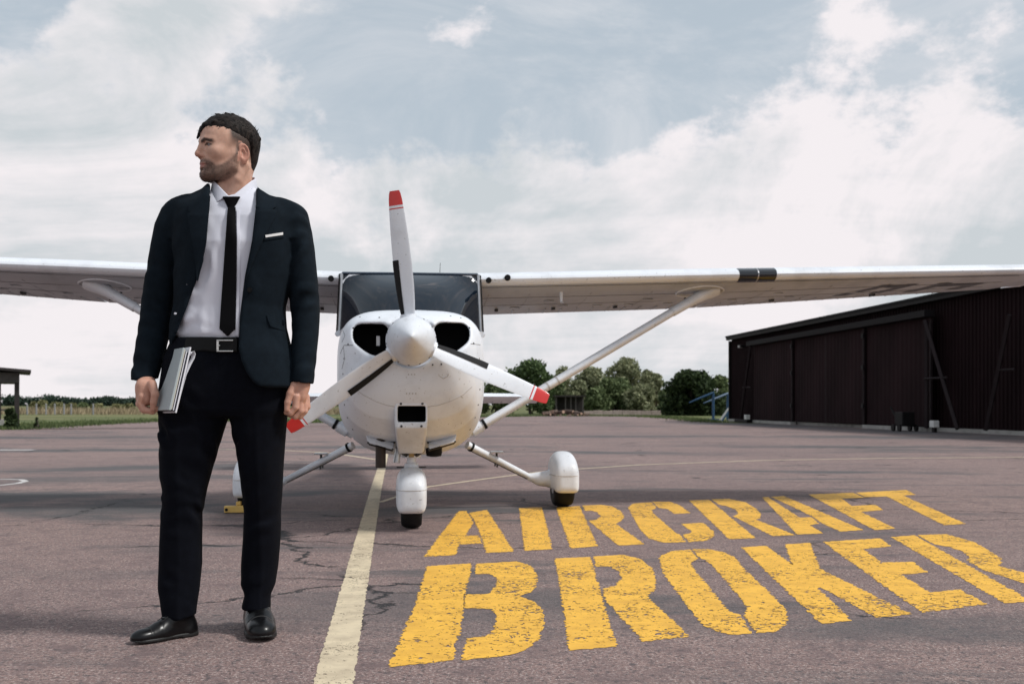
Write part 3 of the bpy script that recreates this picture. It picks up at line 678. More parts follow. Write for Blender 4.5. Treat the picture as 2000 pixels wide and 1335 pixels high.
for k in range(26):
    px = random.uniform(1066, 1146); h = random.uniform(0, .34) * (1 - abs(px - 1100) / 60); Dl = random.uniform(76, 79); r = random.uniform(.07, .13); an = random.uniform(-.9, .9)
    lg = thing('log', (xx(px, Dl), Dl, r - .02 + h), 'short cut log in the heap before the small dark shed', 'log', lgrp)
    d = Vector((math.sin(an), -math.cos(an), random.uniform(-.15, .15))) * .35
    MB().tube([-d, d], r, 8).build('bark', M_LOG, lg, smooth=False)
    MB().tube([d, d * 1.02], r * .93, 8).build('cut_face', M_LOGE, lg); MB().tube([-d * 1.02, -d], r * .93, 8).build('cut_face', M_LOGE, lg)
lw = thing('low_wall', (xx(1215, 88), 88, -.02), 'long low pale wall at the foot of the trees', 'wall')
for k in range(8): MB().box(-3.1 + k * .78, -3.1 + k * .78 + .765, -.12, .12, 0, .36 + random.uniform(-.03, .03)).build('block', pmat('pinkish_block', (.46, .37, .33), .9, var=.2) if k == 0 else bpy.data.materials['pinkish_block'], lw, bevel=.015)

# ------------------------------------------------------------------ light aircraft
TH = 0.098
AO = Vector((-0.673, 7.21, 0))
plane = thing('light_aircraft', AO, 'white single propeller high wing aircraft parked on the apron facing the camera', 'aircraft', rz=TH)
EX, EY = Vector((math.cos(TH), math.sin(TH), 0)), Vector((-math.sin(TH), math.cos(TH), 0))
def pl(px, py, yl):
    d = Vector(((px - 1000) / FPX, 1, -(py - HZ) / FPX)); o = Vector((0, 0, CAMH))
    t = (yl - (o - AO).dot(EY)) / d.dot(EY); w = o + d * t - AO
    return Vector((w.dot(EX), w.dot(EY), w.z))
def plx(xl, yl, zl):     # to world
    return AO + EX * xl + EY * yl + Vector((0, 0, zl))
def paint_white(name='white_aircraft_paint', col=(.72, .75, .80), dirt=(.50, .515, .54)):
    m, nt, b = mkmat(name); N, L = nt.nodes.new, nt.links.new
    t = N('ShaderNodeTexCoord')
    n1 = N('ShaderNodeTexNoise'); n1.inputs['Scale'].default_value = 2.2; n1.inputs['Detail'].default_value = 7; n1.inputs['Roughness'].default_value = .65
    mp = N('ShaderNodeMapping'); mp.inputs['Scale'].default_value = (1, .45, 1.0); L(t.outputs['Object'], mp.inputs[0]); L(mp.outputs[0], n1.inputs['Vector'])
    r = N('ShaderNodeValToRGB'); L(n1.outputs[0], r.inputs[0]); e = r.color_ramp.elements
    e[0].position = .22; e[0].color = (*dirt, 1); e[1].position = .52; e[1].color = (*col, 1)
    sp_ = N('ShaderNodeTexNoise'); sp_.inputs['Scale'].default_value = 55; sp_.inputs['Detail'].default_value = 3; L(t.outputs['Object'], sp_.inputs['Vector'])
    mr = N('ShaderNodeMapRange'); L(sp_.outputs[0], mr.inputs[0]); mr.inputs[1].default_value = .66; mr.inputs[2].default_value = .72; mr.inputs[4].default_value = .55
    mx2 = N('ShaderNodeMix'); mx2.data_type = 'RGBA'; L(mr.outputs[0], mx2.inputs[0]); L(r.outputs[0], mx2.inputs[6]); mx2.inputs[7].default_value = (.22, .2, .18, 1)
    L(mx2.outputs[2], b.inputs['Base Color']); b.inputs['Roughness'].default_value = .5; b.inputs['Coat Weight'].default_value = .15; b.inputs['Coat Roughness'].default_value = .12
    n2 = N('ShaderNodeTexNoise'); n2.inputs['Scale'].default_value = 3.5; n2.inputs['Detail'].default_value = 2; L(t.outputs['Object'], n2.inputs['Vector'])
    bp = N('ShaderNodeBump'); bp.inputs['Strength'].default_value = .12; bp.inputs['Distance'].default_value = .02; L(n2.outputs[0], bp.inputs['Height']); L(bp.outputs[0], b.inputs['Normal'])
    return m
M_AW = paint_white()
M_AB = paint_white('grubby_shaded_wing_paint', (.40, .42, .455), (.23, .24, .255))  # the white paint with dirt, darkened to carry the underside's shade
M_BLK = pmat('matt_black', (.006, .006, .007), .7, spec=.2)
M_RUB = pmat('black_rubber', (.010, .010, .011), .75, var=.2, scale=20, spec=.3)
M_DGL = pmat('dark_cabin_glass', (.005, .011, .020), .05, var=.1, spec=.5)
M_ALU = pmat('bare_aluminium', (.55, .55, .56), .35, metal=.9, var=.15)
M_BRN = pmat('burnt_steel', (.055, .042, .036), .55, metal=.6, var=.3)
M_RED = pmat('red_tip_paint', (.62, .022, .018), .4, var=.08, coat=.3)
M_SEAM = pmat('panel_gap_dark', (.05, .048, .047), .8)
M_LSEAM = pmat('panel_gap_light', (.50, .485, .475), .6)
M_BOLT = pmat('dark_fastener', (.03, .03, .03), .5)

COWL = [(-.50, .27, 1.300, .93), (-.45, .345, 1.345, .84), (-.36, .415, 1.385, .72), (-.22, .462, 1.42, .615), (0, .488, 1.448, .54), (.22, .50, 1.468, .49), (.50, .505, 1.487, .465)]
def sect(x, y, z, tab, nu=4.0, nl=2.9):
    a = interp(y, tab, 1); zt = interp(y, tab, 2); zb = interp(y, tab, 3); zc = zb + (zt - zb) * .5; hz = (zt - zb) * .5
    n = np.where(z > zc, nu, nl)
    return ((np.abs(x) / a) ** n + (np.abs(z - zc) / hz) ** n) ** (1 / n) * np.minimum(a, hz) - np.minimum(a, hz)
HUB = pl(803, 664, -.55)
IN_L, IN_R = pl(724, 663, -.47), pl(883, 661, -.47)
def intake2d(P, c, s):
    # rounded opening, outer lower corner swept
    x = (P[:, 0] - c.x) * s; z = P[:, 2] - c.z
    q = np.stack([np.abs(x) - .062, np.abs(z + .0) - .052], 1)
    d = np.linalg.norm(np.maximum(q, 0), axis=1) + np.minimum(q.max(1), 0) - .050
    cut = (x * .62 - z * .78) - .078
    return smax(d, cut, .04)
def cowl_sdf(P):
    x, y, z = P.T
    d = sect(x, y, z, COWL); d = smax(d, -.475 - y, .10); d = np.maximum(d, y - .47)
    for c, s in ((IN_L, -1), (IN_R, 1)):
        h = np.maximum(np.maximum(intake2d(P, c, s), y + .10), -.8 - y); d = smax(d, -h, .028)
    c = pl(804, 808, -.42); d = np.maximum(d, -rbox(P, (c.x, -.5, c.z), (.094, .32, .056), .012))
    # ring groove round the propeller
    ring = np.maximum(np.sqrt((x - HUB.x) ** 2 + (z - HUB.z) ** 2) - .165, np.maximum(y + .43, -.8 - y)); d = smax(d, -ring, .02)
    return d
V, F = sdf_mesh(cowl_sdf, (-.56, -.56, .40), (.56, .50, 1.55), .0085)
cowl = obj('cowling', V, F, [M_AW, M_BLK], plane, True)
fc = V[F].mean(1); inn = np.zeros(len(F), bool)
for c, s in ((IN_L, -1), (IN_R, 1)): inn |= (intake2d(fc, c, s) < .004) & (fc[:, 1] > -.405) & (fc[:, 1] < -.02) & (cowl_sdf(fc + np.array([0, 0, 0])) > -.02)
c = pl(804, 808, -.42); inn |= (rbox(fc, (c.x, -.5, c.z), (.094, .32, .056), .012) < .004)
surf_d = sect(fc[:, 0], fc[:, 1], fc[:, 2], COWL); inn &= (surf_d < -.012) | (rbox(fc, (c.x, -.5, c.z), (.094, .32, .056), .012) < .004)
cowl.data.polygons.foreach_set('material_index', inn.astype(np.int32))
# bits seen inside the right-hand (image left) intake
MB().box(IN_L.x + .03, IN_L.x + .055, -.30, -.28, IN_L.z - .03, IN_L.z + .035).build('baffle_clip', M_ALU, plane, bevel=.004)
cow_bvh = BVHTree.FromPolygons([tuple(p) for p in V], [tuple(int(i) for i in f) for f in F])
def on_cowl(px, py, off=.003):
    a = plane_ray(px, py); loc, nrm, i, dd = cow_bvh.ray_cast(a[0], a[1])
    return None if loc is None else (loc + nrm * off, nrm)
def plane_ray(px, py):
    o = Vector((0, 0, CAMH)) - AO; d = Vector(((px - 1000) / FPX, 1, -(py - HZ) / FPX)).normalized()
    return Vector((o.dot(EX), o.dot(EY), o.z)), Vector((d.dot(EX), d.dot(EY), d.z))
def seam(name, pts, r=.0018, mat=None, parent=None):
    ps = []
    for i in range(len(pts) - 1):
        for j in range(8):
            t = j / 8; h = on_cowl(pts[i][0] * (1 - t) + pts[i + 1][0] * t, pts[i][1] * (1 - t) + pts[i + 1][1] * t, 0)
            if h: ps.append(h[0])
    h = on_cowl(*pts[-1], 0)
    if h: ps.append(h[0])
    if len(ps) > 2: MB().tube(ps, r, 5).build(name, mat or M_SEAM, parent or cowl)
seam('seam', [(694, 760), (712, 772), (735, 784), (756, 791), (774, 794)], .0022, M_LSEAM); seam('seam', [(834, 794), (856, 791), (880, 783), (905, 770), (922, 755)], .0022, M_LSEAM)
seam('seam', [(672, 674), (690, 674)]); seam('seam', [(919, 671), (938, 673)])
seam('seam', [(703, 866), (708, 880), (716, 884)]); seam('seam', [(903, 866), (897, 878), (893, 884)])
seam('seam', [(668, 668), (674, 655), (668, 641)]); seam('seam', [(665, 690), (671, 675), (673, 700), (668, 720)])
seam('oil_door_seam', [(856, 728), (858, 734), (866, 739), (874, 735), (877, 728)], .002, M_LSEAM)
def rivet(px, py, r=.0065, mat=None, name='fastener', parent=None):
    h = on_cowl(px, py, .0)
    if h:
        a = Vector(h[1]); MB().tube([h[0] - a * .003, h[0] + a * .0025], r, 8).build(name, mat or M_BOLT, parent or cowl)
for q in ((857, 728), (876, 728)): rivet(*q, .008, M_AW, 'latch')
for q in ((680, 672), (925, 670), (741, 620), (703, 619), (862, 711), (845, 712), (672, 700), (670, 730), (671, 760), (673, 790), (679, 815), (689, 838), (936, 700), (938, 730), (937, 760), (934, 790), (928, 815), (918, 838), (880, 617), (900, 621), (690, 640), (917, 640)): rivet(*q, .0055)
for q in ((794, 768), (800, 768), (806, 768), (812, 768), (798, 731), (804, 731), (810, 731)): rivet(*q, .0045, M_LSEAM)
# air scoop under the spinner
SC0 = pl(803, 808, -.42)
def scoop_sdf(P):
    x, y, z = P.T
    zt, zb = SC0.z + .085, .50
    w = .104 - .018 * np.clip((SC0.z - .05 - z) / .2, 0, 1)
    yf = -.432 + .36 * np.clip((SC0.z - .085 - z) / .2, 0, 1.2) ** 1.25
    q = np.stack([np.abs(x - SC0.x) - w + .02, np.maximum(zb - z, z - zt) + .02, np.maximum(yf - y, y - .05) + .02], 1)
    d = np.linalg.norm(np.maximum(q, 0), axis=1) + np.minimum(q.max(1), 0) - .02
    c = pl(804, 808, -.42); hole = rbox(P, (c.x, -.5, c.z), (.088, .30, .05), .012)
    return smax(d, -hole, .008)
V2, F2 = sdf_mesh(scoop_sdf, (SC0.x - .14, -.48, .47), (SC0.x + .14, .08, SC0.z + .12), .005)
scp = obj('air_scoop', V2, F2, [M_AW, M_BLK], plane, True); fc = V2[F2].mean(1); c = pl(804, 808, -.42)
ins_ = (rbox(fc, (c.x, -.5, c.z), (.088, .30, .05), .012) < .006) & (fc[:, 1] > -.415)
scp.data.polygons.foreach_set('material_index', ins_.astype(np.int32))
cow_bvh = BVHTree.FromPolygons([tuple(p) for p in np.concatenate([V, V2])], [tuple(int(i) for i in f) for f in np.concatenate([F, F2 + len(V)])])
for q in ((783, 788), (825, 788), (784, 832), (823, 832)): rivet(*q, .008, parent=scp)
# cowl flap shrouds and exhaust
for s, P4 in ((-1, [(713, 847), (770, 864), (767, 877), (719, 864)]), (1, [(893, 845), (836, 864), (838, 877), (889, 862)])):
    pts = [pl(*q, -.10 if i < 2 else -.19) for i, q in enumerate(P4)]; back = [p + Vector((0, .24, .0)) for p in pts]
    vv = pts + back
    o = MB().add(vv, [(0, 1, 2, 3), (7, 6, 5, 4), (0, 4, 5, 1), (1, 5, 6, 2), (2, 6, 7, 3), (3, 7, 4, 0)]).build('cowl_flap', M_AW, plane, bevel=.008)
    for i in range(4):
        p = pts[i]; MB().tube([p + Vector((0, -.012, 0)), p + Vector((0, .01, 0))], .007, 8).build('screw', M_BOLT, o)
    a, b_ = pts[2], pts[3]
    MB().add([a + Vector((0, .01, -.004)), b_ + Vector((0, .01, -.004)), b_ + Vector((0, .12, -.02)), a + Vector((0, .12, -.02))], [(0, 1, 2, 3)]).build('outlet', M_BLK, o)
e0, e1 = pl(743.5, 868, -.06), pl(743.5, 913, -.10)
exh = MB().lathe([(.030, 0), (.034, 0), (.034, e0.z - e1.z + .05), (.03, e0.z - e1.z + .05)], (e1.x, e1.y, e1.z), 'z', 18).build('exhaust_pipe', M_BRN, plane, True)
MB().lathe([(.029, .0), (.029, .01)], (e1.x, e1.y, e1.z + .02), 'z', 14).build('bore', M_BLK, exh)
e2 = pl(860, 884, -.02); MB().lathe([(.02, 0), (.05, .005), (.055, .03), (.055, .09)], (e2.x - .04, e2.y + .1, e2.z - .03), 'z', 16).build('belly_drain', M_BLK, plane, True)

# propeller
prop_y = -.55
spn = MB().lathe([(.001, -.365), (.022, -.352), (.05, -.315), (.085, -.245), (.115, -.165), (.137, -.085), (.15, -.01), (.155, .06), (.152, .075), (.10, .08)], (HUB.x, prop_y, HUB.z), 'y', 40).build('spinner', M_AW, plane, True)
MB().lathe([(.10, 0), (.158, 0), (.158, .012), (.10, .012)], (HUB.x, prop_y + .062, HUB.z), 'y', 40).build('spinner_backplate', M_AW, spn, True)
for k in range(14):
    a = 2 * math.pi * (k + .3) / 14; d = Vector((math.cos(a), 0, math.sin(a))); b0 = Vector((HUB.x, prop_y + .03, HUB.z)) + d * .1525
    MB().tube([b0 - d * .002, b0 + d * .004], .0055, 6).build('screw', M_BOLT, spn)
BW = [(.10, .070), (.16, .082), (.22, .098), (.32, .111), (.45, .117), (.58, .113), (.70, .104), (.80, .094), (.87, .084), (.918, .070), (.926, .060)]
def blade_sec(r, ang, n=20, grow=0.0, part=None):
    w = interp(r, BW, 1); pitch = R(np.interp(r, [.1, .3, .6, .92], [38, 31, 22, 16])); ch = w / math.cos(pitch) * .98
    tk = ch * np.interp(r, [.1, .2, .5, .92], [.42, .20, .11, .07])
    Rv = Vector((math.cos(ang), 0, math.sin(ang))); Tv = Vector((-math.sin(ang), 0, math.cos(ang))); Av = Vector((0, -1, 0))
    cd = (Tv * math.cos(pitch) - Av * math.sin(pitch)).normalized(); nd = cd.cross(Rv).normalized()
    if nd.dot(Av) < 0: nd = -nd
    c = Vector((HUB.x, prop_y + .01, HUB.z)) + Rv * r
    out = []
    for k in range(n):
        t = 2 * math.pi * k / n
        u = math.cos(t) * ch / 2; v = math.sin(t) * tk / 2 * (.75 + .25 * math.cos(t)) * (1.25 if math.sin(t) > 0 else .75)
        g = 1 + grow / (ch / 2)
        out.append(c + cd * (u + (grow if u > 0 else -grow) * abs(math.cos(t))) + nd * (v + grow * math.sin(t)))
    return out
def blade_loft(r0, r1, ang, m, grow=0.0, half=None, n=20):
    V, F = [], []; rows = []
    for i in range(m + 1):
        s = blade_sec(r0 + (r1 - r0) * i / m, ang, n, grow)
        if half is not None: s = [s[j % n] for j in half]
        rows.append(len(V)); V += s; w = len(s)
    for i in range(m):
        for k in range(w if half is None else w - 1):
            F.append((rows[i] + k, rows[i] + (k + 1) % w, rows[i + 1] + (k + 1) % w, rows[i + 1] + k))
    if half is None: F.append(tuple(range(w))); F.append(tuple(rows[-1] + k for k in range(w)))
    return V, F
for ang in (96.4, -23.0, 216.2):
    a = R(ang)
    bl0 = MB().add(*blade_loft(.10, .812, a, 22)).build('propeller_blade', M_AW, plane, True)
    MB().add(*blade_loft(.8125, .8195, a, 1)).build('tip_line', M_RED, bl0, True)
    MB().add(*blade_loft(.820, .8345, a, 1)).build('tip_band', M_AW, bl0, True)
    MB().add(*blade_loft(.835, .926, a, 5)).build('tip', M_RED, bl0, True)
    half = list(range(-4, 5)); V, F = blade_loft(.165, .50, a, 14, .0035, half)
    MB().add(V, F).build('deicing_boot', M_RUB, bl0, True)
    rv = Vector((math.cos(a), 0, math.sin(a))); b0 = Vector((HUB.x, prop_y + .01, HUB.z))
    MB().tube([b0 + rv * .135, b0 + rv * .158], [.052, .05], 18).build('blade_collar', M_AW, bl0, True)

# fuselage ------------------------------------------------------------
FUS = [(.455, .505, 1.487, .465), (.9, .515, 1.47, .455), (1.2, .52, 1.47, .455), (2.2, .50, 1.46, .50), (2.9, .43, 1.45, .58), (4.0, .31, 1.36, .72), (5.5, .19, 1.25, .86), (7.0, .10, 1.16, .95), (7.35, .04, 1.1, .98)]
def ring(y, tab, n=40, nu=4.0, nl=2.9):
    a = interp(y, tab, 1); zt = interp(y, tab, 2); zb = interp(y, tab, 3); zc = (zt + zb) / 2; hz = (zt - zb) / 2; out = []
    for k in range(n):
        t = 2 * math.pi * k / n; e = nu if math.sin(t) > 0 else nl
        r = (abs(math.cos(t)) ** e + abs(math.sin(t)) ** e) ** (-1 / e); out.append((a * r * math.cos(t), y, zc + hz * r * math.sin(t)))
    return out
V, F = [], []; ys = [.472, .7, .9, 1.2, 1.7, 2.2, 2.55, 2.9, 3.4, 4.0, 4.7, 5.5, 6.3, 7.0, 7.35]
for y in ys: V += ring(y, FUS)
for i in range(len(ys) - 1):
    for k in range(40): F.append((i * 40 + k, (i + 1) * 40 + k, (i + 1) * 40 + (k + 1) % 40, i * 40 + (k + 1) % 40))
F.append(tuple(range(40))); F.append(tuple((len(ys) - 1) * 40 + k for k in range(40)))
fus = MB().add(V, F).build('fuselage', M_AW, plane, True)
CX = 0.0
# cabin house above the waist
TOPZ = pl(800, 534, 1.02).z
CAB = [(1.0, .512, TOPZ - .015), (1.6, .515, TOPZ - .02), (2.3, .49, TOPZ - .07), (2.9, .42, TOPZ - .2), (3.6, .33, 1.42)]
V, F = [], []
for (y, a, zt) in CAB: V += [(-a, y, 1.25), (-a, y, zt - .05), (-a + .05, y, zt), (a - .05, y, zt), (a, y, zt - .05), (a, y, 1.25)]
for i in range(len(CAB) - 1):
    for k in range(5): F.append((i * 6 + k, i * 6 + k + 1, (i + 1) * 6 + k + 1, (i + 1) * 6 + k))
F.append((0, 1, 2, 3, 4, 5)); F.append(tuple((len(CAB) - 1) * 6 + k for k in range(6)))
cab = MB().add(V, F).build('cabin', M_AW, plane)
for s in (-1, 1):
    for (y0, y1, z0, z1) in ((1.12, 1.75, 1.42, 1.68), (1.85, 2.4, 1.42, 1.64)):
        aa = lambda y: float(np.interp(y, [c[0] for c in CAB], [c[1] for c in CAB])) + .004
        vv = [(s * aa(y0), y0, z0), (s * aa(y1), y1, z0), (s * aa(y1), y1, z1), (s * aa(y0 + .1), y0 + .1, z1)]
        obj('side_window', vv + [(v[0] - s * .02, v[1], v[2]) for v in vv], [(0, 1, 2, 3), (7, 6, 5, 4), (0, 4, 5, 1), (1, 5, 6, 2), (2, 6, 7, 3), (3, 7, 4, 0)], M_DGL, cab)
# windscreen, a bowed sheet from the cowl deck up to the wing
NU, NV = 36, 10; V, F = [], []
wsw = pl(936, 600, .95).x - CX
for j in range(NV + 1):
    v = j / NV
    for i in range(NU + 1):
        u = -1 + 2 * i / NU; au = abs(u)
        yb = .44 + .50 * au ** 2.6; zb = 1.482 - .125 * au ** 3.0
        xt = u * (wsw - .005); yt = 1.00 + .02 * au; zt = TOPZ - .004
        xb = u * (wsw + .012)
        bul = math.sin(math.pi * v) * .05 * (1 - au ** 4)
        V.append((CX + xb * (1 - v) + xt * v, yb * (1 - v) + yt * v - bul, zb * (1 - v) + zt * v + bul * .5))
for j in range(NV):
    for i in range(NU): a = j * (NU + 1) + i; F.append((a, a + 1, a + NU + 2, a + NU + 1))
WS = V
ws = MB().add(V, F).build('windscreen', M_DGL, plane, True)
edge_b = [Vector(V[i]) + Vector((0, -.004, 0)) for i in range(NU + 1)]; MB().tube(edge_b, .007, 6).build('lower_seal', M_AW, ws, True)
edge_t = [Vector(V[NV * (NU + 1) + i]) + Vector((0, -.004, .0)) for i in range(NU + 1)]; MB().tube(edge_t, .009, 6).build('upper_frame', pmat('navy_trim', (.02, .035, .06), .4, coat=.3), ws, True)
for ii in (0, NU):
    e = [Vector(V[j * (NU + 1) + ii]) for j in range(NV + 1)]; MB().tube(e, .013, 6).build('side_frame', M_ALU, ws, True)
    s = -1 if ii == 0 else 1
    e2 = [p + Vector((s * .012, .05, -.0)) for p in e]; MB().tube(e2, .016, 6).build('door_post', M_BLK, cab, True)
    q = e[0]; MB().tube([q + Vector((s * .005, -.03, -.005)), q + Vector((s * .012, .02, -.005))], .022, 8).build('vent_ring', M_AW, ws)
# glare bands: the pale instrument shroud showing through the glass
for u0 in (-.86, .86):
    pass

# wings --------------------------------------------------------------
def naca(t, th=.125, m=.02, p=.4):
    yt = 5 * th * (.2969 * math.sqrt(max(t, 0)) - .126 * t - .3516 * t * t + .2843 * t ** 3 - .1015 * t ** 4)
    yc = m / p ** 2 * (2 * p * t - t * t) if t < p else m / (1 - p) ** 2 * (1 - 2 * p + 2 * p * t - t * t)
    return yc + yt, yc - yt
LEz0 = pl(960, 546, 1.06).z
def wing_sta(ax):   # LE (y,z), chord, TE drop, thickness
    y = float(np.interp(ax, [.5, 2.5, 5.4], [1.06, 1.06, 1.14]))
    c = float(np.interp(ax, [.5, 2.5, 5.4, 5.52], [1.50, 1.49, 1.08, .95])); z = LEz0 + .031 * (ax - .5)
    dr = float(np.interp(ax, [.5, 2.5, 5.4], [.150, .135, .045])); th = float(np.interp(ax, [.5, 2.5, 5.4, 5.52], [.118, .118, .115, .05]))
    return y, z, c, dr, th
def wsec(s, ax, t0, t1, n=16, off=0.0):
    y, z, c, dr, th = wing_sta(ax); up, lo = [], []
    for i in range(n + 1):
        t = t0 + (t1 - t0) * (1 - math.cos(math.pi / 2 * i / n) if t0 < .01 else i / n)
        a, b_ = naca(t, th); up.append(Vector((s * ax, y + t * c, z + a * c - dr * t + off))); lo.append(Vector((s * ax, y + t * c, z + b_ * c - dr * t - off)))
    return up + lo[::-1]
def wloft(s, axs, t0, t1, n=16, off=0.0):
    V, F = [], []
    for ax in axs: sc = wsec(s, ax, t0, t1, n, off); w = len(sc); V += sc
    for i in range(len(axs) - 1):
        for k in range(w): F.append((i * w + k, i * w + (k + 1) % w, (i + 1) * w + (k + 1) % w, (i + 1) * w + k))
    F.append(tuple(range(w))); F.append(tuple((len(axs) - 1) * w + k for k in range(w)))
    return V, F
def wpt(s, ax, t, under=True, off=0.0):
    y, z, c, dr, th = wing_sta(ax); a, b_ = naca(t, th)
    return Vector((s * ax, y + t * c, z + (b_ * c - off if under else a * c + off) - dr * t))
STR_AX = 2.42
for s in (-1, 1):
    wg = MB().add(*wloft(s, [.522, .8, 1.2, 1.7, 2.2, 2.5, 3.0, 3.6, 4.3, 5.0, 5.4], 0, .735)).build('wing', M_AW, plane, True)
    # riveted lower skin, dirt-streaked and coloured darker for underside shade, lies as a sheet just below the wing box
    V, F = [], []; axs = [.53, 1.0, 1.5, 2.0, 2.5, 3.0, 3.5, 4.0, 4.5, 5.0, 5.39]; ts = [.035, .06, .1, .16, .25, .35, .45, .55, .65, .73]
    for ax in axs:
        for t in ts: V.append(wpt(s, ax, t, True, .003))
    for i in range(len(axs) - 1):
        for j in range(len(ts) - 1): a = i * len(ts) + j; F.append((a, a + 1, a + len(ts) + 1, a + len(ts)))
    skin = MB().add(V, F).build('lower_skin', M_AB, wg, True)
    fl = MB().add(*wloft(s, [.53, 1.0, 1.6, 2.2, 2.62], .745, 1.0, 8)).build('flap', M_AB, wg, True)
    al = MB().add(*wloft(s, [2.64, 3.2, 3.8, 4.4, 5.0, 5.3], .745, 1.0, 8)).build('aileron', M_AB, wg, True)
    tip = MB().add(*wloft(s, [5.403, 5.46, 5.52], 0, .99)).build('wing_tip', M_AW, wg, True)
    # stiffening beads pressed into flap and aileron
    for k in range(30):
        ax = .62 + k * .143
        if 2.58 < ax < 2.68 or ax > 4.85: continue
        par = fl if ax < 2.6 else al
        MB().tube([wpt(s, ax, .78, True, .001), wpt(s, ax + .01, .985, True, .001)], [.007, .004], 5).build('bead', M_AB, par)
    for ax in (.62, .95, 1.45, 1.95, 2.45, 2.95, 3.45, 3.95, 4.45):   # rib seams
        MB().tube([wpt(s, ax, t, True, .0035) for t in (.05, .2, .4, .6, .73)], .0011, 4).build('rib_seam', M_SEAM, skin)
    for t in (.28, .55): MB().tube([wpt(s, ax, t, True, .0035) for ax in (.53, 1.2, 2.0, 2.8, 3.6, 4.4, 4.98)], .0016, 4).build('spar_seam', M_SEAM, skin)
    MB().tube([wpt(s, ax, .05, True, .004) for ax in (.53, 1.2, 2.0, 2.8, 3.6, 4.4, 4.98)], .0016, 4).build('spar_seam', M_SEAM, skin)
    for (ax, t) in ((.9, .66), (1.32, .64), (1.62, .66), (1.9, .66), (2.25, .66), (2.8, .62), (3.3, .62), (3.8, .5), (1.15, .42), (2.0, .45), (3.1, .4)):
        c0 = wpt(s, ax, t, True, .004); MB().lathe([(.001, 0), (.042, 0), (.042, .004)], (c0.x, c0.y, c0.z - .004), 'z', 16).build('inspection_cover', M_AB, skin)
    for (ax, t) in ((.75, .70), (1.25, .70), (1.8, .7), (2.5, .7), (3.2, .7), (4.1, .7)):
        c0 = wpt(s, ax, t + .02, True, .0); MB().box(c0.x - .014, c0.x + .014, c0.y - .02, c0.y + .05, c0.z - .022, c0.z + .01).build('hinge_bracket', M_BOLT, wg)
    # root vents
    c0 = wpt(s, .60, .004, True); MB().lathe([(.001, -.02), (.022, -.02), (.022, .03)], (c0.x, c0.y - .0, c0.z + .008), 'y', 16).build('root_vent', M_BLK, wg)
    # strut
    top = wpt(s, STR_AX, .24, True); bot = Vector((s * .47, top.y + .0, .60)) ; bot = Vector((s * .48, 1.22, pl(937, 842, 1.2).z))
    ax_ = (top - bot); L_ = ax_.length; n_ = 18; V, F = [], []
    tdir = ax_.normalized(); chd = Vector((0, 1, 0)); thk = tdir.cross(chd).normalized()
    strut_m = MB(); st_pts = [(-.02, 1.0), (.15, 1.0), (.5, 1.0), (.85, 1.0), (.97, 1.0), (1.01, 1.0)]
    for f_, g_ in st_pts:
        c0 = bot + ax_ * f_
        for k in range(n_):
            t = 2 * math.pi * k / n_; V.append(c0 + chd * (math.cos(t) * .058 * g_) + thk * (math.sin(t) * .034 * g_))
    for i in range(len(st_pts) - 1):
        for k in range(n_): F.append((i * n_ + k, i * n_ + (k + 1) % n_, (i + 1) * n_ + (k + 1) % n_, (i + 1) * n_ + k))
    strut = MB().add(V, F).build('wing_strut', M_AW, plane, True)
    # flared upper cuff melting into the wing
    V, F = [], []
    for f_, g_, e_ in ((.845, 1.06, 0), (.90, 1.12, 0), (.95, 1.25, .01), (.985, 1.55, .02), (1.005, 1.9, .03), (1.02, 2.2, .035)):
        c0 = bot + ax_ * f_ + Vector((s * .02 * (g_ - 1), 0, 0))
        for k in range(n_):
            t = 2 * math.pi * k / n_; V.append(c0 + chd * (math.cos(t) * .060 * g_) + thk * (math.sin(t) * .0355 * min(g_, 1.8)))
    for i in range(5):
        for k in range(n_): F.append((i * n_ + k, i * n_ + (k + 1) % n_, (i + 1) * n_ + (k + 1) % n_, (i + 1) * n_ + k))
    MB().add(V, F).build('upper_cuff', M_AW, strut, True)
    tc_ = wpt(s, STR_AX + .02, .24, True, .006); ov = []
    for k in range(33): t = 2 * math.pi * k / 32; q = wpt(s, STR_AX - .06 + .19 * math.cos(t), .24 + .15 * math.sin(t), True, .004); ov.append(q)
    MB().tube(ov, .008, 6).build('cuff_rim', M_AW, strut, True)
    # lower cuff with dark band
    for f_, w_, mt in ((.0, 1.25, M_AW), (.045, 1.12, M_BLK)):
        V, F = [], []
        for df in (0, .04 if mt is M_AW else .010):
            c0 = bot + ax_ * (f_ + df)
            for k in range(n_): t = 2 * math.pi * k / n_; V.append(c0 + chd * (math.cos(t) * .061 * w_) + thk * (math.sin(t) * .037 * w_))
        for k in range(n_): F.append((k, (k + 1) % n_, n_ + (k + 1) % n_, n_ + k))
        MB().add(V, F).build('lower_cuff' if mt is M_AW else 'dark_band', mt, strut, True)
    for f_ in (.31, .35):
        V, F = [], []
        for df in (0, .006):
            c0 = bot + ax_ * (f_ + df)
            for k in range(n_): t = 2 * math.pi * k / n_; V.append(c0 + chd * (math.cos(t) * .0595) + thk * (math.sin(t) * .0355))
        for k in range(n_): F.append((k, (k + 1) % n_, n_ + (k + 1) % n_, n_ + k))
        MB().add(V, F).build('strut_band', M_LSEAM, strut, True)
    c0 = wpt(s, STR_AX - .12, .40, True); MB().tube([c0, c0 + Vector((0, 0, -.075))], .010, 8).build('tie_down_ring', M_BOLT, wg)
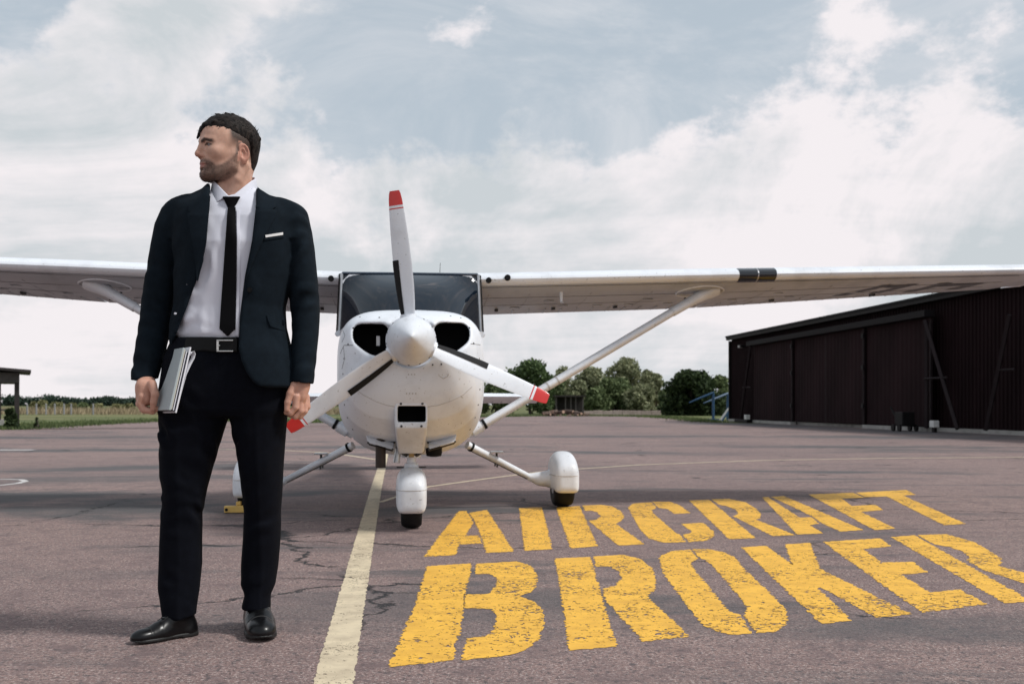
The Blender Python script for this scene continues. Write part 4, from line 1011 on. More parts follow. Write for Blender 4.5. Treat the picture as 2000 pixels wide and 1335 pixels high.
# things only on the wing at the image right
wg = [o for o in plane.children if o.name.startswith('wing') and not o.name.startswith('wing_')][-1]
ll = MB().add(*wloft(1, [2.585, 2.72, 2.89], 0, .055, 12, .004)).build('landing_light', pmat('landing_light_glass', (.004, .007, .012), .12, coat=.5), wg, True)
MB().add(*wloft(1, [2.735, 2.745], 0, .05, 12, .006)).build('lens_divider', M_ALU, ll, True)
c0 = wpt(1, 1.20, .16, True); pit = MB().tube([c0, c0 + Vector((0, 0, -.085))], [.014, .010], 8).build('fuel_drain_mast', M_AW, wg, True)
MB().tube([c0 + Vector((0, 0, -.085)), c0 + Vector((0, -.07, -.09))], .007, 8).build('nozzle', M_ALU, pit, True)
c0 = wpt(1, .745, .002, True); MB().lathe([(.001, -.02), (.024, -.02), (.024, .03)], (c0.x, c0.y, c0.z + .02), 'y', 16).build('stall_vent', M_BLK, wg)
# dark painted registration strokes under the outer wing
M_REG = pmat('registration_black', (.02, .02, .02), .5)
def ustroke(pp, par):
    V = [wpt(1, ax, t, True, .0075) for ax, t in pp]; MB().add(V, [tuple(range(len(V)))]).build('registration_stroke', M_REG, par)
skin = [o for o in wg.children if o.name.startswith('lower_skin')][0]
for pp in ([(3.72, .70), (3.84, .70), (4.00, .22), (3.90, .22)], [(4.02, .66), (4.12, .66), (4.22, .22), (4.12, .22)], [(3.98, .34), (4.14, .34), (4.16, .24), (4.0, .24)],
           [(4.34, .70), (4.46, .70), (4.52, .22), (4.40, .22)], [(4.48, .40), (4.72, .40), (4.74, .28), (4.5, .28)], [(4.72, .68), (4.84, .68), (4.84, .28), (4.72, .28)]): ustroke(pp, skin)
# roof slab between the wings
V, F = [], []
for ax in (-.519, .519):
    sc = wsec(1, .52, .02, 1.0, 14); V += [Vector((ax, p.y, p.z - (.0 if k < 15 else 0))) for k, p in enumerate(sc)]
w = len(V) // 2
for k in range(w): F.append((k, (k + 1) % w, w + (k + 1) % w, w + k))
F.append(tuple(range(w))); F.append(tuple(w + k for k in range(w)))
MB().add(V, F).build('roof', pmat('navy_roof', (.035, .06, .10), .35, coat=.4), plane, True)

# tail ---------------------------------------------------------------
tt = pl(1057, 783, 6.6)
def tailplane(s):
    z = pl(1000, 774, 6.5).z; V, F = [], []
    sp = abs(tt.x)
    for (x, y0, c, th) in ((.06, 6.15, .95, .10), (sp - .06, 6.45, .72, .07), (sp, 6.5, .62, .03)):
        V += [(s * x, y0, z), (s * x, y0 + .12 * c, z + th / 2), (s * x, y0 + .5 * c, z + th * .4), (s * x, y0 + c, z - .075), (s * x, y0 + c, z - .085), (s * x, y0 + .5 * c, z - th * .6), (s * x, y0 + .12 * c, z - th / 2)]
    for i in range(2):
        for k in range(7): F.append((i * 7 + k, i * 7 + (k + 1) % 7, (i + 1) * 7 + (k + 1) % 7, (i + 1) * 7 + k))
    F.append(tuple(range(7))); F.append(tuple(14 + k for k in range(7)))
    o = MB().add(V, F).build('tailplane', M_AW, plane, True)
    for k in range(11):
        x = .25 + k * .12
        if x > sp - .1: break
        MB().tube([(s * x, 6.75, z - .064), (s * x, 7.08, z - .09)], .006, 4).build('bead', M_AB, o)
tailplane(-1); tailplane(1)
V = []
for x, in ((-.04,), (.04,)): V += [(x, 5.7, 1.2), (x, 6.4, 1.45), (x, 7.0, 2.30), (x, 7.4, 2.30), (x, 7.55, 1.0)]
MB().add(V, [(0, 1, 2, 3, 4), (9, 8, 7, 6, 5)] + [(k, 5 + k, 5 + (k + 1) % 5, (k + 1) % 5) for k in range(5)]).build('tail_fin', M_AW, plane)

# undercarriage ------------------------------------------------------
def pant(c, w, h, zb, L, tyre_r, tyre_w, nose, par):
    """wheel fairing: c = tyre contact point; w full width, zb bottom, h height"""
    def f(P):
        x, y, z = P.T; yy = y - c.y
        t = np.clip(yy / L, -1.2, 1.6)
        ww = w / 2 * np.where(t < 0, 1 - .25 * np.abs(t) ** 2.2, 1 - .75 * np.clip(t, 0, 1.4) ** 1.6 / 1.4 ** 1.6)
        top = zb + h * np.where(t < 0, 1 - .55 * np.abs(t) ** 2.2, 1 - .35 * np.clip(t, 0, 2) ** 1.5)
        hz = (top - zb) / 2; zc = (top + zb) / 2
        e = np.where(z > zc, 2.8, 6.0); a = np.maximum(ww, .01); b_ = np.maximum(hz, .01)
        d = ((np.abs(x - c.x) / a) ** e + (np.abs(z - zc) / b_) ** e) ** (1 / e) * np.minimum(a, b_) - np.minimum(a, b_)
        d = smax(d, -yy - L * .80, .05); d = smax(d, yy - L * 1.35, .05)
        well = rbox(P, (c.x, c.y, zb - .05), (tyre_w / 2 + .012, tyre_r + .01, .12), .01)
        return smax(d, -well, .004)
    V, F = sdf_mesh(f, (c.x - w * .7, c.y - L * 1.0, zb - .02), (c.x + w * .7, c.y + L * 1.5, zb + h + .03), .0065)
    o = obj('wheel_pant', V, F, M_AW, par, True)
    zs = zb + h * (.43 if not nose else .52)
    bv = BVHTree.FromPolygons([tuple(p) for p in V], [tuple(int(i) for i in q) for q in F]); ps = []
    for k in range(41):
        a = math.pi * (k / 40) * 1.3 - math.pi * .15 + math.pi; o3 = Vector((c.x + .9 * math.cos(a), c.y + 1.2 * math.sin(a), zs)); hit = bv.ray_cast(o3, (Vector((c.x, c.y, zs)) - o3).normalized())
        if hit[0]: ps.append(hit[0])
    if len(ps) > 3: MB().tube(ps, .0035, 5).build('seam', M_LSEAM, o)
    # tyre
    prof = []
    for k in range(13):
        t = -math.pi / 2 + math.pi * k / 12; prof.append((tyre_r - .065 + .065 * (abs(math.cos(t)) ** .35), tyre_w / 2 * math.sin(t)))
    ty = MB().lathe([(.05, -tyre_w / 2 + .012)] + prof + [(.05, tyre_w / 2 - .012)], (c.x, c.y, tyre_r), 'x', 36).build('tyre', M_RUB, par, True)
    MB().lathe([(.01, -tyre_w / 2 + .004), (.085, -tyre_w / 2 + .004), (.085, tyre_w / 2 - .004), (.01, tyre_w / 2 - .004)], (c.x, c.y, tyre_r), 'x', 20).build('hub', M_ALU, ty, True)
    return o, bv
nw = Vector((0.0, 0.0, 0)); 
n_c = pl(803.5, 1031, 0.0)
npant, _ = pant(Vector((n_c.x, 0, 0)), .203, .292, pl(803, 999, -.1).z, .33, .175, .142, True, plane)
MC = []
for s in (-1, 1):
    mx_ = (1098 if s > 0 else 489); g = gnd(mx_, 988 if s > 0 else 993.5) - AO; c = Vector((g.dot(EX), g.dot(EY), 0)); MC.append(c)
    zb = pl(1098, 959, c.y - .1).z if s > 0 else pl(489, 968, c.y - .1).z
    po, bv = pant(c, .212, .318, zb, .40, .19, .165, False, plane)
    # leg
    a = Vector((s * .44, 1.18, pl(918, 868, 1.2).z)) if s > 0 else Vector((-.44, 1.18, pl(918, 868, 1.2).z))
    b_ = Vector((c.x - s * .215, c.y, zb + .085))
    lg = MB().tube([a, a.lerp(b_, .5), b_], [.035, .031, .026], 14, sq=.85).build('gear_leg', M_AW, plane, True)
    d = (b_ - a).normalized()
    MB().tube([a + d * .03, a + d * .05], [.0375, .0375], 14).build('root_fairing', M_BLK, lg, True)
    MB().tube([a.lerp(b_, .06) + Vector((0, .0, -.029)), a.lerp(b_, .5) + Vector((0, 0, -.027)), a.lerp(b_, .97) + Vector((0, 0, -.022))], .007, 8).build('brake_line', M_BLK, lg, True)
    for t in (.40, .43): 
        q = a.lerp(b_, t) + Vector((0, 0, -.035)); MB().tube([q, q + Vector((0, 0, -.02))], .007, 6).build('clip', M_BOLT, lg)
    q = a.lerp(b_, .42); MB().tube([q, q + Vector((0, -.02, .06))], .009, 8).build('step_stem', M_BOLT, lg)
    MB().box(q.x - .05, q.x + .05, q.y - .07, q.y + .04, q.z + .058, q.z + .070).build('step', M_ALU, lg, bevel=.003)
    # blister between leg and pant
    def fair(P, a=b_ - d * .06, c2=Vector((c.x - s * .09, c.y, zb + .03)), c3=Vector((c.x - s * .09, c.y, zb + .16))):
        e = smin(cap(P, a, (a + c2) / 2 + Vector((0, 0, .025)), .032, .046), cap(P, (a + c2) / 2 + Vector((0, 0, .022)), (c2 + c3) / 2, .044, .082), .05); return e
    lo = np.minimum(b_, c) - .16; lo[2] = zb - .1; hi = np.maximum(b_, c) + .16; hi[2] = zb + .34
    V, F = sdf_mesh(fair, lo, hi, .009); obj('leg_fairing', V, F, M_AW, po, True)
# nose leg
zt_ = pl(801, 889, 0).z; zp = pl(803, 918, 0).z
nl_ = MB().lathe([(.062, zp - .10), (.062, zp + .005), (.048, zp + .02), (.046, zp + .045), (.03, zp + .05), (.03, zt_ + .14)], (n_c.x, .02, 0), 'z', 20).build('nose_leg', M_AW, plane, True)
MB().lathe([(.028, zp + .05), (.0285, zp + .09)], (n_c.x, .02, 0), 'z', 20).build('oleo', M_ALU, nl_, True)
for (dz, r, hh, mt) in ((.085, .065, .016, M_AW), (.10, .052, .03, M_ALU), (.13, .07, .014, M_AW), (.15, .05, .05, M_BRN)):
    MB().lathe([(.02, zp + dz), (r, zp + dz), (r, zp + dz + hh), (.02, zp + dz + hh)], (n_c.x, .02, 0), 'z', 14).build('collar', mt, nl_, True)
for s in (-1, 1):
    MB().tube([(n_c.x + s * .03, -.03, zp + .10), (n_c.x + s * .075, -.05, zp + .13), (n_c.x + s * .08, .02, zp + .17)], .012, 8).build('steering_rod', M_BOLT, nl_, True)
    MB().tube([(n_c.x + s * .05, .0, zp + .02), (n_c.x + s * .095, -.005, zp + .022), (n_c.x + s * .095, .03, zp + .022)], .005, 6).build('tow_lug', M_BOLT, nl_, True)
MB().tube([(n_c.x - .085, -.04, zp + .155), (n_c.x - .1, -.05, zp + .055)], [.02, .022], 10).build('shimmy_damper', M_ALU, nl_, True)
MB().tube([(n_c.x - .05, -.03, zp + .11), (n_c.x - .11, .0, zp + .19)], .009, 6).build('hose', M_BLK, nl_, True)
MB().box(n_c.x - .018, n_c.x + .018, -.06, -.03, zp + .09, zp + .13).build('yoke', pmat('brass_fitting', (.35, .25, .12), .4, metal=.8), nl_, bevel=.004)
# whip aerial on the roof
MB().tube([(.24, 1.7, TOPZ - .02), (.25, 1.75, TOPZ + .18)], [.004, .0015], 6).build('aerial', M_BOLT, plane)

# wheel chock, image left main wheel
M_CHK = pmat('yellow_wood', (.72, .47, .13), .6, var=.15)
g = gnd(462, 1001); ck = thing('wheel_chock', (g.x, g.y, 0), 'yellow wooden chock before the left main wheel beside the man', 'wheel chock', rz=TH)
MB().box(-.09, .22, -.03, .03, .004, .055).build('block', M_CHK, ck, bevel=.008)
MB().box(-.005, .03, -.0, .06, .056, .085).build('handle_block', M_CHK, ck, bevel=.006)
MB().lathe([(.001, -.004), (.012, -.004), (.012, .004)], (-.07, -.031, .028), 'y', 10).build('rope_hole', M_BLK, ck)

# ------------------------------------------------------------------ the man
D0 = 3.85; PS = FPX / D0
mx = lambda px: (px - 1000) / PS
mz = lambda py: CAMH - (py - HZ) / PS
def mp(px, py, dy=0.0): return np.array([(px - 1000) / FPX * (D0 + dy), D0 + dy, CAMH - (py - HZ) / FPX * (D0 + dy)])
MO = Vector((mx(432), D0, 0))
M_SUIT = pmat('navy_suit_wool', (.0058, .0108, .0165), .9, var=.15, scale=40, bump=.25, bscale=420, spec=.12)
M_TROU = pmat('navy_trouser_wool', (.0030, .0038, .0072), .9, var=.15, scale=40, bump=.25, bscale=420, spec=.1)
M_SHIRT = pmat('pale_shirt_cotton', (.66, .67, .74), .8, var=.05, scale=5, bump=.04, bscale=300, spec=.2)
M_TIE = pmat('black_tie_silk', (.0022, .0021, .0028), .7, var=.1, spec=.1)
M_BELT = pmat('black_belt_leather', (.0025, .0025, .0028), .5, var=.2, spec=.18)
M_SHOE = pmat('black_polished_leather', (.0035, .0035, .0042), .33, var=.2, spec=.28, coat=.06)
M_SOLE = pmat('black_shoe_sole', (.008, .008, .008), .6)
M_CHROME = pmat('brushed_buckle_steel', (.62, .62, .60), .25, metal=1.0, var=.05)

def tubez(P, tab, n=2.0):
    z = P[:, 2]; zt = [t[0] for t in tab]
    cx, cy, a, b_ = (np.interp(z, zt, [t[k] for t in tab]) for k in (1, 2, 3, 4))
    m = np.minimum(a, b_)
    return ((np.abs((P[:, 0] - cx) / a) ** n + np.abs((P[:, 1] - cy) / b_) ** n) ** (1 / n) - 1) * m
def ztab(rows):
    """(py, x left px, x right px, depth centre, half depth) -> ascending z"""
    t = []
    for r in rows:
        k = (D0 + r[3]) / FPX; t.append((CAMH - (r[0] - HZ) * k, ((r[1] + r[2]) / 2 - 1000) * k, D0 + r[3], (r[2] - r[1]) / 2 * k, r[4]))
    return sorted(t)
def wav(P, kx, ky, kz, ph=0.0):
    return 1.25 * crease(P, kx, ky, kz, ph) * np.clip(.15 + (D0 + .01 - P[:, 1]) / .09, .12, 1)
def crease(P, kx, ky, kz, ph=0.0):
    w = .7 * np.sin(P[:, 0] * 31 + P[:, 2] * 17 + ph) + .6 * np.sin(P[:, 0] * -19 + P[:, 1] * 41 + P[:, 2] * 11 + ph * 2)
    c = np.sin(P[:, 0] * kx * .8 + P[:, 1] * ky + P[:, 2] * kz * .62 + 1.9 * w + ph); e = np.sin(P[:, 0] * 23 - P[:, 2] * 29 + ph * 3)
    return np.sign(c) * np.abs(c) ** .7 * np.clip(.45 + .9 * e, -.2, 1.2)
def bump_at(P, c, r): return np.exp(-(((P - np.asarray(c)) / np.asarray(r)) ** 2).sum(1))

TORSO = ztab([(352, 400, 506, .03, .10), (372, 370, 540, .03, .115), (400, 345, 575, .02, .128), (430, 340, 580, .01, .138), (480, 341, 577, .0, .143), (540, 343, 570, .0, .137),
              (600, 343, 556, .0, .130), (640, 335, 558, .0, .134), (660, 333, 563, -.002, .140), (690, 341, 571, -.005, .148), (730, 346, 577, -.005, .152), (770, 348, 581, -.005, .153)])
SLV_L = ztab([(395, 330, 380, .02, .062), (410, 318, 372, .02, .068), (440, 305, 366, .02, .074), (480, 297, 359, .02, .073), (540, 287, 350, .025, .070), (590, 278, 342, .03, .066), (602, 277, 339, .03, .064), (625, 275, 336, .025, .063),
              (660, 269, 328, .01, .060), (700, 263, 318, -.01, .056), (742, 257, 306, -.03, .052), (752, 257, 306, -.03, .052)])
SLV_R = ztab([(400, 548, 592, .02, .062), (415, 550, 600, .02, .068), (440, 554, 606, .02, .074), (480, 558, 613, .02, .073), (540, 562, 619, .025, .070), (600, 568, 624, .03, .066), (612, 570, 624, .03, .065), (650, 571, 622, .015, .061),
              (700, 569, 617, -.01, .056), (748, 570, 612, -.03, .051), (756, 570, 612, -.03, .051)])
SHX = np.array([mx(v) for v in (286, 306, 317, 326, 350, 380, 400, 412, 455, 498, 508, 530, 560, 585, 597, 607, 628)])
SHZ = np.array([mz(v) for v in (470, 420, 399, 392.5, 388, 381, 372, 360, 352, 360, 370, 384, 392, 399.5, 403, 418, 480)])
OPL = sorted([(mz(a), mx(b_)) for a, b_ in ((340, 411), (366, 411), (395, 408), (470, 402), (545, 385), (600, 365), (655, 343), (690, 332), (770, 318))])
OPR = sorted([(mz(a), mx(b_)) for a, b_ in ((340, 499), (362, 500), (400, 500), (470, 492), (540, 478), (620, 468), (680, 466), (705, 472), (730, 483), (745, 494), (755, 508), (759, 530), (770, 560))])
def jacket_sdf(P):
    x, y, z = P.T
    d = tubez(P, TORSO, 2.5)
    # hem and shoulder line
    d = smax(d, mz(758) - z, .012)
    top = np.interp(x, SHX, SHZ) - .75 * np.maximum(np.abs(y - D0 - .02) - .06, 0)
    sl_ = np.maximum(tubez(P, SLV_L, 2.2), mz(742) + (x - mx(282)) * .10 - z); sr = np.maximum(tubez(P, SLV_R, 2.2), mz(748) - (x - mx(590)) * .10 - z)
    # cloth folds at elbow and upper arm
    for c, a, kz, ph in ((mp(280, 600), .0075, 150, 0), (mp(296, 540), .0050, 120, 2), (mp(285, 690), .0040, 105, 1.0)):
        sl_ = sl_ + a * wav(P, 60, 40, kz, ph) * bump_at(P, c, (.12, .2, .085))
    for c, a, kz, ph in ((mp(612, 600), .0085, 140, 1), (mp(600, 520), .0075, 115, 3), (mp(592, 460), .0050, 120, 3.6), (mp(596, 690), .0045, 100, 0.4)):
        sr = sr + a * wav(P, -70, 40, kz, ph) * bump_at(P, c, (.12, .2, .08))
    # gap grooves where the sleeves are set in
    body = d + .0025 * wav(P, 26, 10, 21, .6) * bump_at(P, mp(530, 600), (.2, .4, .22)) + .003 * wav(P, 40, 10, 30, 1.6) * bump_at(P, mp(360, 560), (.1, .4, .25))
    # open front: everything between the two edges is cut away on the front half
    xe = x * D0 / y; ze = CAMH + (z - CAMH) * D0 / y      # where the edge hangs at its own distance
    lx = np.interp(ze, [t[0] for t in OPL], [t[1] for t in OPL]); rx = np.interp(ze, [t[0] for t in OPR], [t[1] for t in OPR])
    win = np.maximum(np.maximum(lx - xe, xe - rx), y - (D0 + .03)); body = smax(body, -win, .010)
    body = smax(body, z - top, .02)
    # neck hole at the back
    nk = np.sqrt((x - mx(455)) ** 2 + (y - D0 - .02) ** 2) - .074; nk = np.maximum(nk, mz(380) - z); body = smax(body, -nk, .006)
    sl_ = smax(sl_, z - top, .016); sr = smax(sr, z - top, .016)
    # armpit separation: keep sleeves from melting into the flanks low down
    kk = np.where(z > mz(470), .022, .004)
    d = smin(smin(body, sl_, kk), sr, kk)
    # hollow cuffs
    for c, r_, zc in ((mp(282, 742, -.03), (.034, .038), mz(732)), (mp(591, 750, -.03), (.030, .037), mz(738))):
        hole = np.maximum(np.sqrt(((x - c[0]) / r_[0]) ** 2 + ((y - c[1]) / r_[1]) ** 2) * .03 - .03, z - zc); d = np.maximum(d, -hole)
    return d
V, F = sdf_mesh(jacket_sdf, (mx(235), D0 - .24, mz(775)), (mx(645), D0 + .26, mz(340)), .0062)
JV, JF = V, F

HS = 1.035
PSI = R(55)
HO = mp(455.5, 307.5, .01)
fwd = np.array([-math.sin(PSI), -math.cos(PSI), 0]); lat = np.array([math.cos(PSI), -math.sin(PSI), 0]); upv = np.array([0, 0, 1.0])
PITCH = R(3); fwd2 = fwd * math.cos(PITCH) + upv * math.sin(PITCH); up2 = upv * math.cos(PITCH) - fwd * math.sin(PITCH)
HM = np.stack([fwd2, lat, up2], 1)      # world = HO + HM @ local
def hl(P): return (P - HO) @ HM / HS
def skull_sdf(P):
    d = ell(P, (.012, 0, .055), (.095, .0755, .080))
    return smin(d, ell(P, (.054, 0, .052), (.0545, .061, .060)), .03)
def head_sdf(Pw):
    P = hl(Pw); x, y, z = P.T; A = P.copy(); A[:, 1] = np.abs(y)
    d = skull_sdf(P)
    d = smin(d, ell(P, (.054, 0, -.010), (.053, .056, .070)), .03)
    d = smin(d, chain(A, [(.006, .054, -.012), (.018, .052, -.045), (.062, .032, -.074), (.086, .010, -.079)], [.022, .019, .018, .018]), .028)
    d = smin(d, ell(P, (.092, 0, -.074), (.018, .023, .018)), .018)
    d = smin(d, ell(A, (.070, .042, -.002), (.026, .020, .019)), .022)                      # cheekbones
    d = smin(d, ell(P, (.089, 0, -.041), (.022, .032, .026)), .016)                        # muzzle
    d = smin(d, chain(A, [(.1075, .004, .033), (.1040, .022, .0375), (.0870, .046, .0350)], [.0090, .0095, .0085]), .012)
    d = smax(d, -ell(A, (.1160, .032, .0195), (.0185, .0185, .0100)), .012)                  # sockets
    d = smin(d, chain(A, [(.1025, .017, .0215), (.1030, .031, .0265), (.0920, .046, .0200)], [.0030, .0034, .003]), .003)  # upper lids
    d = smin(d, chain(A, [(.1010, .018, .0160), (.1005, .031, .0120), (.0910, .045, .0150)], [.0028, .0030, .003]), .003)  # lower lids
    d = smin(d, chain(P, [(.1065, 0, .033), (.1145, 0, .012), (.1225, 0, -.008)], [.0085, .0092, .0105]), .012)   # bridge
    d = smin(d, ell(P, (.1215, 0, -.0115), (.0110, .0118, .0095)), .006)
    d = smin(d, ell(A, (.1070, .0135, -.0155), (.0115, .0075, .0085)), .006)                # wings
    d = smax(d, -ell(A, (.1135, .0065, -.0250), (.0065, .0038, .0045)), .003)               # nostrils
    d = smin(d, chain(A, [(.1075, 0, -.0405), (.1030, .013, -.0425), (.0930, .0275, -.0460)], [.0056, .0050, .003]), .005)
    d = smin(d, chain(A, [(.1055, 0, -.0525), (.1015, .013, -.0515), (.0930, .0265, -.0470)], [.0062, .0054, .003]), .005)
    d = smax(d, -chain(A, [(.1150, 0, -.0462), (.1090, .014, -.0465), (.0980, .029, -.0475)], [.0024, .0020, .002]), .003)
    d = smax(d, -ell(P, (.1110, 0, -.0625), (.007, .018, .0045)), .007)                     # dip under the lip
    d = smax(d, -ell(P, (.1130, 0, -.030), (.004, .004, .006)), .004)
    # ears
    e = P.copy(); e[:, 1] = np.abs(y); ang = R(12); ex = (e[:, 0] + .008) * math.cos(ang) - (e[:, 2] - .004) * math.sin(ang); ez = (e[:, 0] + .008) * math.sin(ang) + (e[:, 2] - .004) * math.cos(ang)
    yy = e[:, 1] - .073 - .30 * np.clip(-ex, -.02, .04)
    El = np.stack([ex, yy, ez], 1)
    ro = np.sqrt((ex / .0175) ** 2 + (ez / .029) ** 2)
    plate = ell(El, (0, .0, .0), (.0180, .0065, .0305))
    rim = np.sqrt(((ro - .86) * .021) ** 2 + (yy - .0035) ** 2) - .0042; rim = np.maximum(rim, ex - .0135)
    lobe = ell(El, (.006, .001, -.029), (.009, .0048, .0095))
    ear = smin(smin(plate, rim, .003), lobe, .005)
    ear = smax(ear, -ell(El, (.0035, .006, -.004), (.0085, .0062, .0125)), .003)
    ear = smax(ear, -chain(El, [(-.004, .0065, .018), (-.0095, .0062, .004), (-.006, .0062, -.012)], [.0026, .0026, .0024]), .002)
    tr = ell(El, (.0125, .002, -.003), (.004, .0045, .006)); ear = smin(ear, tr, .003)
    d = smin(d, ear, .004)
    # neck, with the sternomastoid cord
    nb = (np.array([mx(456), D0 + .035, mz(420)]) - HO) @ HM / HS
    d = smin(d, chain(P, [(-.028, 0, -.005), (-.012, .0, -.060), tuple(nb)], [.052, .054, .066]), .022)
    d = smin(d, chain(P, [(-.022, .055, -.035), (.0, .052, -.085), (.01, .02, -.150)], [.012, .012, .010]), .02)
    d = smin(d, ell(P, (.045, 0, -.112), (.012, .012, .014)), .02)
    return d * HS
Vh, Fh = sdf_mesh(head_sdf, HO + np.array([-.20, -.20, -.23]), HO + np.array([.17, .18, .17]), .0030)

def hand_r(P):   # image left, closed on the folder edge
    d = rbox(P, mp(285, 766, -.070), (.031, .036, .046), .026); d = smin(d, chain(P, [mp(284, 722, -.03), mp(285, 742, -.045), mp(285, 758, -.066)], [.027, .029, .030]), .02)
    d = smin(d, chain(P, [mp(297, 750, -.100), mp(303, 770, -.118), mp(300, 785, -.116), mp(299, 798, -.108)], [.0160, .0135, .0120, .0098], .004), .008)
    for k, (dx, dy) in enumerate(((1, -.098), (0, -.077), (-1, -.056), (0, -.036))):
        f = chain(P, [mp(277 + dx, 774, dy - .002), mp(273 + dx, 788, dy), mp(280 + dx, 800 - k * .7, dy), mp(297 + dx, 803 - k, dy + .002), mp(306 + dx, 797 - k, dy + .004)], [.0130, .0122, .0115, .0105, .009], .003); d = smin(d, f, .0045)
    return d
def hand_l(P):   # image right, fingers loosely curled
    d = ell(P, mp(587, 764, -.035), (.026, .027, .046)); d = smin(d, cap(P, mp(592, 730, -.03), mp(591, 750, -.032), .026, .026), .02)
    d = smin(d, chain(P, [mp(574, 752, -.055), mp(567, 768, -.066), mp(562, 785, -.070), mp(560, 799, -.070)], [.015, .0128, .0112, .009], .004), .010)
    for k, pts in enumerate(([(579, 774), (577, 795), (568, 806), (559, 805)], [(586, 778), (587, 802), (577, 813), (566, 810)], [(593, 778), (595, 802), (586, 813), (575, 811)], [(598, 774), (600, 794), (593, 805), (584, 806)])):
        dy = (-.060, -.040, -.019, .0)[k]
        f = chain(P, [mp(*q, dy + (.012 if i == 3 else 0)) for i, q in enumerate(pts)], [.0125, .0115, .0105, .009], .003); d = smin(d, f, .0035)
    return d
HB = np.array([.085, .12, .115]); Vr, Fr = sdf_mesh(hand_r, mp(287, 765, -.07) - HB, mp(287, 765, -.07) + HB, .0026); Vl, Fl = sdf_mesh(hand_l, mp(583, 770, -.035) - HB, mp(583, 770, -.035) + HB, .0026)

LEG_L = ztab([(640, 352, 452, .0, .108), (700, 326, 452, .0, .116), (760, 316, 453, .0, .116), (800, 313, 449, .0, .106), (850, 313, 433, .0, .096), (900, 313, 418, -.005, .088), (950, 315, 404, -.01, .080), (980, 320, 398, -.01, .073),
              (1000, 316, 394, -.005, .073), (1050, 314, 393, .0, .074), (1100, 312, 393, .0, .074), (1150, 312, 388, -.005, .073), (1180, 316, 383, -.01, .072), (1198, 319, 381, -.01, .072), (1215, 320, 380, -.01, .072)])
LEG_R = ztab([(640, 440, 546, .0, .106), (700, 443, 554, .0, .112), (760, 445, 562, .005, .112), (800, 447, 561, .01, .106), (850, 457, 557, .015, .096), (900, 466, 553, .02, .088), (950, 473, 551, .03, .080), (1000, 478, 548, .04, .073),
              (1050, 476, 547, .05, .072), (1100, 472, 543, .06, .068), (1140, 472, 537, .06, .066), (1160, 479, 528, .055, .062), (1180, 474, 527, .055, .066), (1200, 475, 526, .055, .066)])
HIP = ztab([(640, 350, 546, .0, .116), (660, 344, 548, .0, .121), (700, 326, 556, .0, .124), (760, 316, 562, .0, .122), (800, 313, 561, .0, .11), (830, 340, 530, .0, .07)])
def trouser_sdf(P):
    x, y, z = P.T
    l = np.maximum(tubez(P, LEG_L, 2.2), mz(1203) - z + (x - mx(350)) * .12); r = np.maximum(tubez(P, LEG_R, 2.2), mz(1193) - z)
    # stacked cloth at knee and ankle
    for c, a, kz, ph, rr in ((mp(358, 978), .0080, 120, .5, .075), (mp(350, 1150), .0030, 90, 1.5, .07), (mp(372, 880), .0060, 75, 2.2, .10), (mp(345, 820), .0045, 90, .2, .12)): l = l + a * wav(P, 65, 30, kz, ph) * bump_at(P, c, (.2, .2, rr))
    for c, a, kz, ph, rr in ((mp(512, 1000), .0075, 110, 2.5, .08), (mp(500, 1150), .0050, 105, 1.1, .06), (mp(490, 860), .0050, 80, 0.2, .12)): r = r + a * wav(P, -60, 30, kz, ph) * bump_at(P, c, (.2, .2, rr))
    # pressed creases
    l = l - .0030 * np.exp(-((x - mx(360)) / .010) ** 2) * (y < D0) * (z < mz(800)); r = r - .0030 * np.exp(-((x - mx(511)) / .010) ** 2) * (y < D0) * (z < mz(800))
    hip = np.maximum(tubez(P, HIP, 2.4), mz(812) - z)
    hip = hip + .0025 * wav(P, 40, 10, 95, .7) * bump_at(P, mp(400, 775), (.12, .3, .05))
    hip = hip + .0020 * np.exp(-((x - mx(446)) / .006) ** 2) * (y < D0)
    d = smin(smin(l, r, .005), hip, .018); d = np.maximum(d, z - mp(440, 657, -.12)[2])
    return d
Vt, Ft = sdf_mesh(trouser_sdf, (mx(295), D0 - .16, mz(1215)), (mx(590), D0 + .18, mz(645)), .0062)

SH_T = ztab([(352, 400, 510, .02, .055), (372, 385, 525, .02, .070), (400, 360, 556, .02, .100), (430, 352, 570, .01, .117), (480, 352, 566, .0, .127), (540, 352, 560, .0, .121), (600, 352, 548, .0, .117), (640, 347, 548, .0, .122), (655, 348, 546, .0, .121), (675, 356, 540, .0, .108)])
def shirt_sdf(P):
    x, y, z = P.T; d = tubez(P, SH_T, 2.4)
    d = smax(d, z - (np.interp(x, SHX, SHZ) - .012 - .9 * np.maximum(np.abs(y - D0 - .02) - .04, 0)), .03); d = np.maximum(d, mz(672) - z)
    nk = np.sqrt((x - mx(453)) ** 2 + (y - D0 - .012) ** 2) - .080; d = smax(d, -np.maximum(nk, mz(389) + .35 * np.abs(x - mx(453)) - z), .004)
    for c, a, k, ph, rr in ((mp(382, 610), .012, (95, 0, 45), .3, (.05, .3, .09)), (mp(380, 645), .010, (55, 0, 130), 1.5, (.09, .3, .03)), (mp(475, 470), .007, (85, 0, 14), .8, (.03, .3, .13)), (mp(420, 520), .008, (70, 0, 20), 2.1, (.035, .3, .14)), (mp(410, 420), .005, (60, 0, 40), 1.1, (.05, .3, .05))):
        d = d + a * wav(P, *k, ph) * bump_at(P, c, rr)
    return d
Vs, Fs = sdf_mesh(shirt_sdf, (mx(330), D0 - .16, mz(680)), (mx(580), D0 + .16, mz(345)), .0058)

